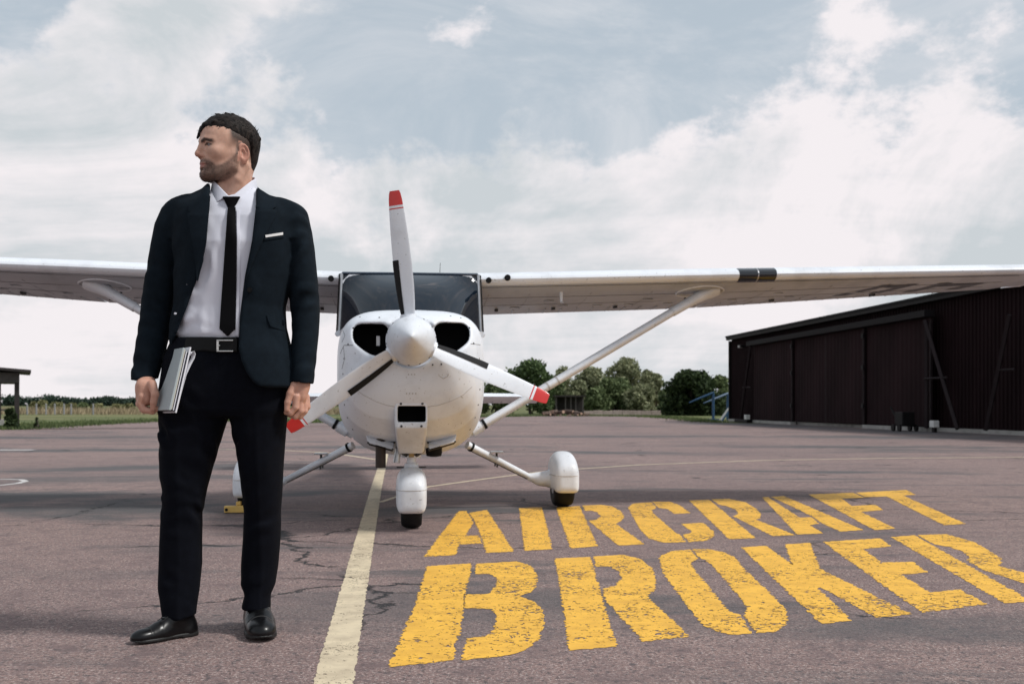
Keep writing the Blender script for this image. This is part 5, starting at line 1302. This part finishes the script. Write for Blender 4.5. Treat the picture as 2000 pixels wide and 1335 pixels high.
# hidden body under the clothes, coarse, so that one figure runs from head to ankles
def under(P):
    d = tubez(P, [(a, b_, c, max(r - .045, .01), max(e - .05, .01)) for a, b_, c, r, e in TORSO]); d = np.maximum(d, mz(690) - P[:, 2]); d = np.maximum(d, P[:, 2] - mz(440))
    for T in (LEG_L, LEG_R): d = smin(d, np.maximum(tubez(P, [(a, b_, c, max(r - .02, .01), max(e - .02, .01)) for a, b_, c, r, e in T]), np.maximum(mz(1180) - P[:, 2], P[:, 2] - mz(720))), .02)
    for T in (SLV_L, SLV_R): d = smin(d, np.maximum(np.maximum(tubez(P, [(a, b_, c, max(r - .02, .01), max(e - .025, .01)) for a, b_, c, r, e in T]), mz(748) - P[:, 2]), P[:, 2] - mz(460)), .02)
    return d
Vu, Fu = sdf_mesh(under, (mx(240), D0 - .2, mz(1230)), (mx(640), D0 + .22, mz(380)), .014)
off = 0; VV, FF = [], []
for v, f in ((Vh, Fh), (Vr, Fr), (Vl, Fl), (Vu, Fu)): VV.append(v); FF.append(f + off); off += len(v)

def skin_mat():
    m, nt, b = mkmat('skin'); N, L = nt.nodes.new, nt.links.new
    at_ = {}
    for k in ('beard', 'lip', 'brow', 'fade', 'blush'):
        a = N('ShaderNodeAttribute'); a.attribute_name = k; at_[k] = a.outputs['Fac']
    t = N('ShaderNodeTexCoord')
    n1 = N('ShaderNodeTexNoise'); n1.inputs['Scale'].default_value = 45; n1.inputs['Detail'].default_value = 4; L(t.outputs['Object'], n1.inputs['Vector'])
    r = N('ShaderNodeValToRGB'); L(n1.outputs[0], r.inputs[0]); r.color_ramp.elements[0].position = .3; r.color_ramp.elements[0].color = (.49, .285, .205, 1); r.color_ramp.elements[1].position = .7; r.color_ramp.elements[1].color = (.61, .37, .275, 1)
    col = r.outputs[0]
    def mixto(f, c, col):
        x = N('ShaderNodeMix'); x.data_type = 'RGBA'; L(f, x.inputs[0]); L(col, x.inputs[6]); x.inputs[7].default_value = (*c, 1); return x.outputs[2]
    col = mixto(at_['blush'], (.44, .17, .12), col)
    col = mixto(at_['lip'], (.36, .15, .125), col)
    # stubble: hairs break the mask up
    n2 = N('ShaderNodeTexNoise'); n2.inputs['Scale'].default_value = 620; n2.inputs['Detail'].default_value = 2; L(t.outputs['Object'], n2.inputs['Vector'])
    for k, c, lo in (('beard', (.024, .015, .011), .22), ('fade', (.020, .015, .012), .22), ('brow', (.022, .014, .011), .1)):
        mr = N('ShaderNodeMapRange'); L(n2.outputs[0], mr.inputs[0]); mr.inputs[1].default_value = .36; mr.inputs[2].default_value = .60; mr.inputs[3].default_value = {'beard': .60, 'fade': .80, 'brow': .92}[k]; mr.inputs[4].default_value = 1
        mm = N('ShaderNodeMath'); mm.operation = 'MULTIPLY'; L(mr.outputs[0], mm.inputs[0]); L(at_[k], mm.inputs[1]); col = mixto(mm.outputs[0], c, col)
    L(col, b.inputs['Base Color']); b.inputs['Roughness'].default_value = .52; b.inputs['Specular IOR Level'].default_value = .4
    b.inputs['Subsurface Weight'].default_value = .08; b.inputs['Subsurface Radius'].default_value = (1, .35, .2); b.inputs['Subsurface Scale'].default_value = .006
    bp = N('ShaderNodeBump'); bp.inputs['Strength'].default_value = .25; bp.inputs['Distance'].default_value = .002; L(n2.outputs[0], bp.inputs['Height']); L(bp.outputs[0], b.inputs['Normal'])
    return m
person = obj('person', np.concatenate(VV), np.concatenate(FF), skin_mat(), None, True, origin=MO, label='man in dark navy suit and black tie standing left, head turned left, holding folders', cat='person')
# where hair grows or skin changes tone, in head coordinates
H = hl(np.concatenate(VV)); ishead = np.zeros(len(H)); ishead[:len(Vh)] = 1
def sst(a, b_, x): t = np.clip((x - a) / (b_ - a), 0, 1); return t * t * (3 - 2 * t)
fx, ly, uz = H[:, 0], np.abs(H[:, 1]), H[:, 2]
cheek = np.interp(fx, [.005, .03, .055, .075, .090, .105, .13], [.018, -.018, -.040, -.047, -.034, -.0290, -.0285])   # beard upper edge
jawl = np.interp(fx, [-.02, .0, .03, .07, .10], [-.03, -.062, -.092, -.104, -.105])
beard = sst(.009, -.010, uz - cheek) * sst(-.006, .008, uz - jawl) * sst(-.006, .010, fx + .0) * ishead * np.interp(fx, [0, .02, .06, .09], [.42, .55, .85, .95])
lipm = np.exp(-(((uz + .0465) / .0095) ** 4) - ((ly / .024) ** 4)) * sst(.085, .092, fx) * ishead
beard *= 1 - np.clip(lipm * 1.3, 0, 1)
beard *= 1 - .75 * np.exp(-(((uz + .068) / .006) ** 2) - ((ly - .012) / .006) ** 2) * (fx > .085)
bz = np.interp(ly, [.0, .012, .028, .046], [.0290, .0310, .0365, .0310])
brow = np.exp(-((uz - bz) / .0058) ** 4) * sst(.007, .013, ly) * sst(.060, .050, ly) * sst(.050, .062, fx) * ishead
hairline = np.interp(fx, [-.048, -.038, -.025, .02, .05, .075, .095], [-.06, .022, .045, .064, .075, .079, .078])
fade = sst(-.062, .0, uz - hairline) * sst(.052, .030, fx) * sst(.045, .058, ly) * (uz > -.02) * ishead * 1.15
fade = np.clip(fade, 0, 1); fade = np.maximum(fade, sst(.024, .014, fx) * sst(-.006, .002, fx) * sst(.055, .062, ly) * sst(-.02, .0, uz) * .75 * ishead)
isear = (np.abs(H[:, 1]) > .0735) & (fx < .012) & (fx > -.035) & (np.abs(uz) < .042); fade[isear] = 0; beard[isear] = 0
blush = np.where(isear, .55, 0) + np.exp(-((fx - .125) / .012) ** 2 - ((uz + .014) / .012) ** 2) * .5 * ishead
blush[len(Vh):] = .30 + .2 * np.sin(np.arange(len(H) - len(Vh)) * 0)
AH = H.copy(); AH[:, 1] = np.abs(AH[:, 1])
lash_shade = np.exp(-(np.maximum(chain(AH, [(.1035, .016, .0200), (.1045, .031, .0245), (.0930, .0475, .0180)], [.0016, .0018, .0016], .001), 0) / .0022) ** 2) * ishead  # upper-lid line: lashes with the lid's shadow painted in
brow = np.maximum(brow, lash_shade * .9)
for nm, vals in (('beard', beard), ('lip', lipm), ('brow', brow), ('fade', fade), ('blush', blush)):
    a = person.data.attributes.new(nm, 'FLOAT', 'POINT'); a.data.foreach_set('value', vals.astype(np.float32))
def child(name, V, F, mat, parent=None, smooth=True, **k):
    return obj(name, np.asarray(V) - np.array(MO), F, mat, parent or person, smooth, **k)
jacket = child('jacket', JV, JF, M_SUIT); trousers = child('trousers', Vt, Ft, M_TROU); shirt = child('shirt', Vs, Fs, M_SHIRT)
def bvh(V, F): return BVHTree.FromPolygons([tuple(p) for p in V], [tuple(int(i) for i in f) for f in F])
B_J, B_S, B_T = bvh(JV, JF), bvh(Vs, Fs), bvh(Vt, Ft)
def patch(name, rows, bv, off, mat, parent, cols=6, th=.004, push=0.0, sub=4):
    """a cloth piece laid on a surface: rows = (py, x0, x1[, py at x1])"""
    rr = []
    for i in range(len(rows) - 1):
        for j in range(sub): t = j / sub; rr.append([rows[i][k] * (1 - t) + rows[i + 1][k] * t for k in range(len(rows[i]))])
    rr.append(list(rows[-1])); G = []; prev = [D0 - .10] * (cols + 1)
    for r in rr:
        line = []; hits = []
        for k in range(cols + 1):
            t = k / cols; px = r[1] * (1 - t) + r[2] * t; py = r[0] + ((r[3] - r[0]) * t if len(r) > 3 else 0)
            h = bv.ray_cast(Vector((0, 0, CAMH)), Vector(((px - 1000) / FPX, 1, -(py - HZ) / FPX)).normalized())
            hits.append((px, py, h[0].y if h[0] is not None and h[0].y < D0 - .02 else None))
        ok_ = [k for k, q in enumerate(hits) if q[2] is not None]
        for k, (px, py, y_) in enumerate(hits):
            if y_ is None: y_ = hits[min(ok_, key=lambda a: abs(a - k))][2] if ok_ else prev[k]
            prev[k] = y_; yy = y_ - off; line.append(((px - 1000) / FPX * yy, yy, CAMH - (py - HZ) / FPX * yy))
        G.append(line)
    ys = np.array([[p[1] for p in l] for l in G])
    for _ in range(2):
        if ys.shape[0] > 2: ys[1:-1] = np.minimum(ys[1:-1], (ys[:-2] + ys[2:]) / 2)
    n, m = len(G), cols + 1; V = []
    for i in range(n):
        for k in range(m): V.append((G[i][k][0], ys[i][k], G[i][k][2]))
    for i in range(n):
        for k in range(m): V.append((G[i][k][0], ys[i][k] + th, G[i][k][2]))
    F = []
    for i in range(n - 1):
        for k in range(m - 1):
            a = i * m + k; F.append((a, a + 1, a + m + 1, a + m)); b_ = a + n * m; F.append((b_, b_ + m, b_ + m + 1, b_ + 1))
    N_ = n * m
    for i in range(n - 1):
        F.append((i * m, (i + 1) * m, (i + 1) * m + N_, i * m + N_)); a = i * m + m - 1; F.append((a, a + N_, a + m + N_, a + m))
    for k in range(m - 1):
        F.append((k, k + N_, k + 1 + N_, k + 1)); a = (n - 1) * m + k; F.append((a, a + 1, a + 1 + N_, a + N_))
    o = child(name, V, F, mat, parent, True)
    try: o.data.set_sharp_from_angle(angle=R(45))
    except Exception: pass
    return o
patch('lapel', [(382, 386, 410), (396, 371, 409), (410, 367, 408), (414, 372, 407.5), (418, 366, 407), (440, 369, 405), (470, 375, 402.5), (510, 381, 396), (548, 384.5, 386)], B_J, .0085, M_SUIT, jacket, th=.0065)
patch('lapel', [(397, 501, 536), (404, 499.5, 538), (408, 499.5, 532), (412, 499, 541), (430, 497, 534), (460, 494, 517), (490, 489, 503), (520, 483, 490), (545, 478, 480)], B_J, .0085, M_SUIT, jacket, th=.0065)
patch('pocket_welt', [(462, 516, 554, 457), (469, 516.5, 554, 464)], B_J, .004, M_SUIT, jacket, th=.004, sub=2)
psq = patch('pocket_square', [(459, 518, 552.5, 453.5), (463.5, 519, 552.5, 458.5)], B_J, .006, pmat('white_linen', (.80, .79, .78), .8), person, th=.005, sub=2)
patch('pocket_flap', [(615, 521, 556, 625), (626, 524, 556, 636), (636, 528, 556, 645), (638, 531, 556, 646)], B_J, .0048, M_SUIT, jacket, th=.005, sub=2)
for (px, py) in ((479, 566),):
    h = B_J.ray_cast(Vector((0, 0, CAMH)), Vector(((px + 9 - 1000) / FPX, 1, -(py - HZ) / FPX)).normalized())
    if h[0] is not None: MB().lathe([(.001, -.004), (.0085, -.004), (.0085, .003)], (h[0].x - MO.x, h[0].y - MO.y, h[0].z), 'y', 14).build('button', M_BELT, jacket, True)
for (px, py) in ((367, 555), (342.5, 612)):
    MB().lathe([(.001, -.003), (.004, -.003), (.004, .003)], tuple(mp(px, py, -.112) - np.array(MO)), 'y', 8).build('button_thread', M_SHIRT, jacket, True)
tie = patch('tie', [(404, 445, 459.5), (420, 443.5, 460.5), (470, 440, 461.5), (520, 436.5, 461.5), (580, 432.5, 460.5), (630, 429, 459.5), (642, 428.5, 459.5), (656, 443.5, 445)], B_S, .009, M_TIE, person, th=.004)
# shirt collar standing round the neck
NKX, NKY = mx(455), D0 + .022
def collar_sdf(P):
    x, y, z = P.T; t = np.clip((mz(350) - z) / (mz(350) - mz(405)), -.2, 1.2); rr = .0735 + .013 * t; ry = .074 + .036 * t
    q = np.sqrt(((x - NKX) / rr) ** 2 + ((y - NKY) / ry) ** 2); d = np.abs((q - 1) * .08) - .0034
    px = x / y * FPX + 1000; py = HZ - (z - CAMH) * FPX / y
    tp = np.interp(px, [405, 414, 420, 448, 452, 491, 497, 505], [352, 352, 355, 384, 384, 353, 350, 350]); bt = np.interp(px, [400, 409, 423, 440, 448, 456, 470, 497, 510], [398, 402, 396, 384.5, 386, 385, 392, 405, 402])
    fr = y < NKY
    d = np.maximum(d, np.maximum(np.where(fr, tp, 346) - py, py - np.where(fr, bt, 385)) / PS * .75)
    return d
Vc, Fc = sdf_mesh(collar_sdf, (NKX - .12, NKY - .13, mz(412)), (NKX + .12, NKY + .13, mz(338)), .0024)
child('collar', Vc, Fc, M_SHIRT, shirt)
def knot_sdf(P):
    x, y, z = P.T; px = x / y * FPX + 1000; py = HZ - (z - CAMH) * FPX / y
    hw = np.interp(py, [380, 384, 392, 402, 407], [19, 18, 13, 8.5, 7.2]) / PS; cyy = NKY - .108; cx = (452 - 1000) / FPX * cyy
    d = (np.sqrt(((x - cx) / hw) ** 2 + ((y - cyy) / .0155) ** 2) - 1) * np.minimum(hw, .0155)
    return smax(smax(d, (383.5 - py) / PS, .004), (py - 408) / PS, .004)
Vk, Fk = sdf_mesh(knot_sdf, mp(428, 414, -.11), mp(478, 376, -.04), .0022); child('knot', Vk, Fk, M_TIE, tie)
# placket edge and shirt buttons
pk = patch('placket', [(410, 462.5, 468), (470, 463.5, 469), (540, 463, 468.5), (600, 461.5, 467), (655, 460, 465.5)], B_S, .0035, M_SHIRT, shirt, th=.003, cols=2)
# belt
BT = [(z, c, y_, a + .003, b_ + .004) for z, c, y_, a, b_ in HIP]
BZ1, BZ0 = mp(440, 658, -.12)[2], mp(440, 687, -.12)[2]
def belt_sdf(P):
    d = np.maximum(np.abs(tubez(P, BT, 2.4)) - .003, P[:, 0] - mx(482)); return np.maximum(d, np.maximum(P[:, 2] - BZ1 - .02 * (mx(440) - P[:, 0]), BZ0 - P[:, 2] + .02 * (mx(440) - P[:, 0])))
Vb, Fb = sdf_mesh(belt_sdf, (mx(330), D0 - .17, mz(695)), (mx(585), D0 + .17, mz(645)), .0045); belt = child('belt', Vb, Fb, M_BELT); B_B = bvh(Vb, Fb)
bk = [(663.5, 423.5, 458), (686.5, 423.5, 458)]
by = D0 - .138
hh = B_B.ray_cast(Vector((0, 0, CAMH)), Vector(((440 - 1000) / FPX, 1, -(674 - HZ) / FPX)).normalized())
if hh[0] is not None: by = hh[0].y - .004
bko = MB()
for (x0, x1, y0, y1) in ((423.5, 456, 663.3, 665.6), (423.5, 456, 684.2, 686.6), (423.5, 428, 665.6, 684.2)): a, b_ = mp(x0, y1, by - D0), mp(x1, y0, by - D0); bko.box(a[0] - MO.x, b_[0] - MO.x, by - .005 - MO.y, by + .002 - MO.y, a[2], b_[2])
bko.build('buckle', M_CHROME, belt, bevel=.0012)
a = mp(426, 674.5, by - D0) - np.array(MO); MB().tube([a + [0, -.004, 0], a + [.009, -.007, 0]], .0022, 6).build('buckle_pin', M_CHROME, belt)

# hair --------------------------------------------------------------
LOCKS = []
_r = random.Random(5)
for k in range(16):      # fringe combed forward and to the image left
    t = k / 15; l0 = .045 - .095 * t + _r.uniform(-.004, .004)
    a = (.035 + _r.uniform(-.01, .01), l0 * .9, .128 - .9 * l0 ** 2 * 8)
    b_ = (.078 - 1.8 * l0 ** 2 * 3, l0 * .95 - .004, .114 - l0 ** 2 * 5); tipz = .060 + (.022 if l0 > .02 else .012 if l0 > .005 else 0) + _r.uniform(-.006, .006)
    c = (.106 - 5 * l0 ** 2 + (-.010 if l0 > .02 else 0), l0 - .008 + _r.uniform(-.004, .004), (tipz + .098) / 2 + .006); e = (.1165 - 7 * max(0, abs(l0) - .01) ** 2 + (-.014 if l0 > .02 else 0), l0 - .014 + _r.uniform(-.005, .005), tipz)
    LOCKS.append(([a, b_, c, e], [.012, .0105, .0075, .0022]))
for k in range(26):      # short tousled crown
    an = _r.uniform(0, 6.28); rr_ = _r.uniform(.01, .062); x0 = -.022 + rr_ * math.cos(an) * 1.1; y0 = rr_ * math.sin(an); z0 = .055 + .080 * math.sqrt(max(.05, 1 - (x0 - .012) ** 2 / .095 ** 2 - y0 ** 2 / .0755 ** 2))
    LOCKS.append(([(x0, y0, z0 - .004), (x0 + .012 + _r.uniform(-.004, .004), y0 + _r.uniform(-.005, .005), z0 + .006), (x0 + .024, y0 + _r.uniform(-.008, .008), z0 + .0085 + _r.uniform(-.002, .004))], [.010, .0075, .002]))
def hair_sdf(Pw):
    P = hl(Pw); x, y, z = P.T
    hlz = np.interp(x, [-.060, -.048, -.038, -.025, .02, .05, .075, .095, .125], [-.060, -.050, .020, .041, .057, .068, .072, .072, .072]) + .0014 * np.sin(x * 420 + y * 300) + .0012 * np.sin(x * 910 - y * 500)
    up_ = z - hlz
    th_ = np.interp(up_, [-.004, .0, .014, .035, .06], [-.006, -.0025, .0015, .0055, .0085])
    th_ = np.where(th_ > 0, th_ * np.clip((z + .055) / .09, .1, 1), th_)
    nbk = (np.array([mx(456), D0 + .035, mz(420)]) - HO) @ HM / HS
    d = smin(skull_sdf(P), chain(P, [(-.028, 0, -.005), (-.012, .0, -.060), tuple(nbk)], [.052, .053, .060]), .022) - th_; d = np.maximum(d, -up_ * .5 - .003)
    for pts, rad in LOCKS: d = smin(d, chain(P, pts, rad, .004), .0045)
    s = np.sin(x * 150 + y * 420 + 5 * np.sin(z * 60 + x * 30)) * .5 + np.sin(y * 700 - x * 260 + 3 * np.sin(x * 70)) * .5
    d = d + .0005 * s * np.clip((z - .03) / .05, 0.15, 1)
    A = P.copy(); A[:, 1] = np.abs(y); d = smax(d, -ell(A, (-.004, .086, .004), (.022, .020, .038)), .003)
    return d * HS
Vha, Fha = sdf_mesh(hair_sdf, HO + np.array([-.20, -.20, -.09]), HO + np.array([.17, .18, .18]), .0030)
def hair_mat():
    m, nt, b = mkmat('dark_brown_hair'); N, L = nt.nodes.new, nt.links.new
    t = N('ShaderNodeTexCoord'); mpn = N('ShaderNodeMapping'); mpn.inputs['Scale'].default_value = (22, 130, 40); mpn.inputs['Rotation'].default_value = (0, .4, -PSI); L(t.outputs['Object'], mpn.inputs[0])
    n = N('ShaderNodeTexNoise'); n.inputs['Scale'].default_value = 1.6; n.inputs['Detail'].default_value = 4; L(mpn.outputs[0], n.inputs['Vector'])
    r = N('ShaderNodeValToRGB'); L(n.outputs[0], r.inputs[0]); r.color_ramp.elements[0].position = .35; r.color_ramp.elements[0].color = (.003, .0024, .0022, 1); r.color_ramp.elements[1].position = .72; r.color_ramp.elements[1].color = (.034, .026, .022, 1)  # paler streaks put the hair's sheen into its colour
    L(r.outputs[0], b.inputs['Base Color']); b.inputs['Roughness'].default_value = .6; b.inputs['Specular IOR Level'].default_value = .12
    bp = N('ShaderNodeBump'); bp.inputs['Strength'].default_value = .8; bp.inputs['Distance'].default_value = .004; L(n.outputs[0], bp.inputs['Height']); L(bp.outputs[0], b.inputs['Normal']); return m
M_HAIR = hair_mat()
hair = child('hair', Vha, Fha, M_HAIR)
# loose strands break the outline
Bh = bvh(Vha, Fha); SV, SF = [], []
idx = rng.integers(0, len(Vha), 5200); Lh = hl(Vha[idx])
cen = np.array([-.005, 0, .045])
for p, l in zip(Vha[idx], Lh):
    if l[2] < .02 and l[0] > -.02: continue
    n = (l - cen); n /= np.linalg.norm(n); flow = np.array([.8, 0, -.25]) if l[2] > .06 else np.array([-.25, 0, -.9])
    flow = flow - n * (flow @ n); flow /= np.linalg.norm(flow) + 1e-9
    ln = rng.uniform(.008, .022) * (1.2 if l[2] > .08 else .45); lift = rng.uniform(.05, .42)
    dirw = HM @ (flow * (1 - lift * .4) + n * lift + rng.normal(0, .22, 3)); dirw /= np.linalg.norm(dirw); side = np.cross(dirw, HM @ n); side /= np.linalg.norm(side) + 1e-9
    w = .00065; k = len(SV); b0 = p - HM @ n * .003; mid = b0 + dirw * ln * .55; tipp = b0 + dirw * ln - HM @ n * ln * .15
    SV += [b0 - side * w, b0 + side * w, mid + side * w * .8, mid - side * w * .8, tipp]; SF += [(k, k + 1, k + 2, k + 3), (k + 3, k + 2, k + 4)]
# strands combed over the hairline
for k_ in range(420):
    t = rng.uniform(0, 1); fl = np.interp(t, [0, .5, 1], [.098, .06, -.02]) ; zl = np.interp(fl, [-.025, .02, .05, .075, .1], [.043, .060, .071, .075, .075]) + rng.uniform(.002, .012)
    o_ = HO + HM @ (np.array([fl, .16, zl]) * HS); hit = Bh.ray_cast(Vector(o_), Vector(HM @ np.array([0, -1.0, 0])))
    if hit[0] is None: continue
    p = np.array(hit[0]); n = np.array(hit[1]); dr = HM @ (np.array([.75, 0, -.55]) if fl > .03 else np.array([.1, 0, -.9])) + rng.normal(0, .18, 3); dr = dr - n * (dr @ n) + n * .06; dr /= np.linalg.norm(dr)
    sd_ = np.cross(dr, n); sd_ /= np.linalg.norm(sd_) + 1e-9; ln = rng.uniform(.008, .018) * (1 if fl > .03 else .5); w = .0008; b0 = p - n * .001; k = len(SV)
    SV += [b0 - sd_ * w, b0 + sd_ * w, b0 + dr * ln * .6 + sd_ * w * .7, b0 + dr * ln * .6 - sd_ * w * .7, b0 + dr * ln - n * .001]; SF += [(k, k + 1, k + 2, k + 3), (k + 3, k + 2, k + 4)]
o = child('loose_strands', SV, SF, M_HAIR, hair, False); o['kind'] = 'stuff'
# short beard bristles
bi = np.flatnonzero(beard > .38); bi = bi[rng.integers(0, len(bi), 2600)]; VB, FB = [], []; allv = np.concatenate(VV)
for p, l in zip(allv[bi], H[bi]):
    n = l - np.array([.035, 0, -.03]); n /= np.linalg.norm(n); dr = HM @ (n * .75 + np.array([.15, 0, -.75]) + rng.normal(0, .3, 3)); dr /= np.linalg.norm(dr)
    sd_ = np.cross(dr, HM @ n); sd_ /= np.linalg.norm(sd_) + 1e-9; ln = rng.uniform(.002, .0050); k = len(VB); w = .0004
    VB += [p - sd_ * w, p + sd_ * w, p + dr * ln]; FB.append((k, k + 1, k + 2))
o = child('beard', VB, FB, M_HAIR, None, False); o['kind'] = 'stuff'
# eyes
M_EYE, nt_, b_e = mkmat('eyeball')
N, L = nt_.nodes.new, nt_.links.new; tcn = N('ShaderNodeTexCoord'); sx_ = N('ShaderNodeSeparateXYZ'); L(tcn.outputs['Object'], sx_.inputs[0]); rr_ = N('ShaderNodeValToRGB'); mr_ = N('ShaderNodeMapRange'); L(sx_.outputs[0], mr_.inputs[0]); mr_.inputs[1].default_value = -.0135; mr_.inputs[2].default_value = .0135; L(mr_.outputs[0], rr_.inputs[0])
rr_.color_ramp.interpolation = 'CONSTANT'; e = rr_.color_ramp.elements; e[0].color = (.16, .135, .125, 1); e[1].position = .93; e[1].color = (.035, .032, .026, 1); q = e.new(.985); q.color = (.004, .004, .004, 1)
L(rr_.outputs[0], b_e.inputs['Base Color']); b_e.inputs['Roughness'].default_value = .1
for s in (-1, 1):
    c = HO + HM @ (np.array([.0905, s * .0315, .0190]) * HS); eo = MB().lathe([(.0001 + .0130 * math.sin(math.pi * k / 14), -.0130 * math.cos(math.pi * k / 14)) for k in range(15)], (0, 0, 0), 'x', 20).build('eye', M_EYE, person, True)
    eo.location = Vector(c) - MO; eo.rotation_euler = Matrix([list(r) for r in HM]).to_euler()
# shoes --------------------------------------------------------------
def shoe(heel, toe, name='shoe'):
    h = np.array([heel[0], heel[1], 0]); u = np.array([toe[0] - heel[0], toe[1] - heel[1], 0]); Ls = np.linalg.norm(u); u /= Ls; v = np.array([-u[1], u[0], 0]); M_ = np.stack([u, v, np.array([0, 0, 1.0])], 1)
    k = Ls / .30
    def f(P):
        q = (P - h) @ M_ / k
        d = ell(q, (.045, 0, .045), (.046, .035, .05)); d = smin(d, chain(q, [(.050, 0, .110), (.105, 0, .080), (.17, 0, .046)], [.034, .036, .037], .02), .03)
        d = smin(d, ell(q, (.205, 0, .030), (.085, .044, .034)), .03); d = smin(d, ell(q, (.255, 0, .026), (.045, .037, .026)), .02)
        d = smin(d, ell(q, (.13, 0, .030), (.085, .034, .036)), .02); d = smin(d, ell(q, (.04, 0, .020), (.040, .033, .03)), .02); d = smax(d, q[:, 2] - .122, .01)
        d = d + .0016 * np.exp(-((q[:, 0] - .222) / .0025) ** 2) + .0012 * np.exp(-((q[:, 0] - .172 - .1 * q[:, 1] ** 2 * 40) / .004) ** 2)   # toe cap line, vamp crease
        return np.maximum(d, .018 - q[:, 2]) * k
    lo = np.minimum(h, h + u * Ls) - .08; hi = np.maximum(h, h + u * Ls) + .08; lo[2] = 0; hi[2] = .18
    V, F = sdf_mesh(f, lo, hi, .0038); V0, F0_ = V, F; so = child(name, V, F, M_SHOE)
    def fs(P):
        q = (P - h) @ M_ / k; w = np.interp(q[:, 0], [0, .03, .08, .13, .2, .25, .29, .302], [.022, .034, .035, .034, .047, .044, .026, .008])
        d = np.maximum(np.abs(q[:, 1]) - w, np.maximum(-q[:, 0] + .0, q[:, 0] - .303)); zb = np.where(q[:, 0] < .085, 0.001, .006 + .0 * q[:, 0])
        zb = zb + .010 * np.clip((q[:, 0] - .25) / .05, 0, 1) ** 2
        return np.maximum(d, np.maximum(zb - q[:, 2], q[:, 2] - .021)) * k * .8
    V, F = sdf_mesh(fs, lo, hi, .0036); child('sole', V, F, M_SOLE, so)
    sb = bvh(V0, F0_)
    def drop(a, w, up=.0018):
        o_ = h + M_ @ (np.array([a, w, .3]) * k); hit = sb.ray_cast(Vector(o_), Vector((0, 0, -1)))
        return (hit[0] if hit[0] is not None else Vector(o_) - Vector((0, 0, .25))) + Vector((0, 0, up)) - MO
    for i in range(5):
        a = .098 + i * .015; w_ = .014
        MB().tube([drop(a, -w_), drop(a + .003, -w_ / 2), drop(a + .004, 0), drop(a + .003, w_ / 2), drop(a, w_)], .0024, 5).build('lace', M_BELT, so)
    for w_ in (-.017, .017): MB().tube([drop(.090 + q * .014, w_, .0006) for q in range(7)], .0016, 5).build('facing_seam', M_SOLE, so)
    MB().tube([drop(.222 + .03 * (t * .036) ** 2 * 100, t * .036, .0004) for t in (-1, -.75, -.5, -.25, 0, .25, .5, .75, 1)], .0017, 5).build('toe_cap_seam', M_SOLE, so)
    return so
t0, h0 = gnd(256, 1259), gnd(384, 1238); shoe((h0.x, h0.y), (t0.x, t0.y))
t1, h1 = gnd(514, 1255), gnd(497, 1216); shoe((h1.x, h1.y), (t1.x, t1.y))

# things held in the hand -------------------------------------------
fa = np.array([mx(345) - mx(324), .03, mz(684) - mz(800)]); fL = np.linalg.norm(fa); fa /= fL
fw = np.array([-.57, .82, 0.0]); fw -= fa * (fw @ fa); fw /= np.linalg.norm(fw); fn = np.cross(fa, fw); fn = fn if fn[0] > 0 else -fn
F0 = mp(330, 800, -.205)
def slab(name, n0, n1, L0, L1, W0, W1, mat, label, cat, extra=None, bevel=.0012):
    o = thing(name, tuple(F0), label, cat, 'documents in the man\'s hand'); V = []
    for n in (n0, n1):
        for (a, b_) in ((L0, W0), (L1, W0), (L1, W1), (L0, W1)): V.append(fa * a + fw * b_ + fn * n)
    return o, V
SF6 = [(0, 1, 2, 3), (7, 6, 5, 4), (0, 4, 5, 1), (1, 5, 6, 2), (2, 6, 7, 3), (3, 7, 4, 0)]
M_GF = pmat('grey_green_folder', (.40, .45, .46), .45, var=.08, spec=.4); M_PAP = pmat('white_paper', (.74, .74, .78), .8, var=.05); M_DNB = pmat('dark_notebook', (.012, .014, .028), .5)
M_EDG = pmat('cream_page_edge', (.55, .53, .45), .8)
o, V = slab('folder', .0, .007, 0, fL, 0, .165, M_GF, 'grey folder outermost in the documents the man holds at his thigh', 'folder'); MB().add(V, SF6).build('cover', M_GF, o, bevel=.0015)
_, V = slab('x', .0072, .0105, .004, fL - .004, .002, .163, None, 'tmp tmp tmp tmp', 'x'); bpy.data.objects.remove(_); MB().add(V, SF6).build('pages', M_EDG, o)
o, V = slab('notebook', .0108, .0225, .0, fL - .012, .004, .16, M_DNB, 'dark notebook between the grey folder and white papers in his hand', 'notebook'); MB().add(V, SF6).build('cover', M_DNB, o, bevel=.0012)
_, V = slab('x', .0142, .0170, .002, fL - .010, .0025, .155, None, 'tmp tmp tmp tmp', 'x'); bpy.data.objects.remove(_); MB().add(V, SF6).build('pages', M_PAP, o)
o, V = slab('paper_sheaf', .0228, .0275, -.004, fL + .008, .0, .165, M_PAP, 'white paper sheaf with a curled sheet nearest his trousers', 'papers'); MB().add(V, SF6).build('sheets', M_PAP, o)
cv = [(.01, .0285), (.07, .0290), (.13, .032), (fL - .05, .040), (fL - .025, .047), (fL - .010, .047), (fL - .002, .041), (fL - .005, .034), (fL - .02, .0300)]
V, F = [], []
for (a, n) in cv:
    for b_ in (.0, .155): V.append(fa * a + fw * b_ + fn * n)
for i in range(len(cv) - 1): F.append((2 * i, 2 * i + 1, 2 * i + 3, 2 * i + 2))
cs = MB().add(V, F).build('curled_sheet', M_PAP, o, True); sm = cs.modifiers.new('thick', 'SOLIDIFY'); sm.thickness = .0012
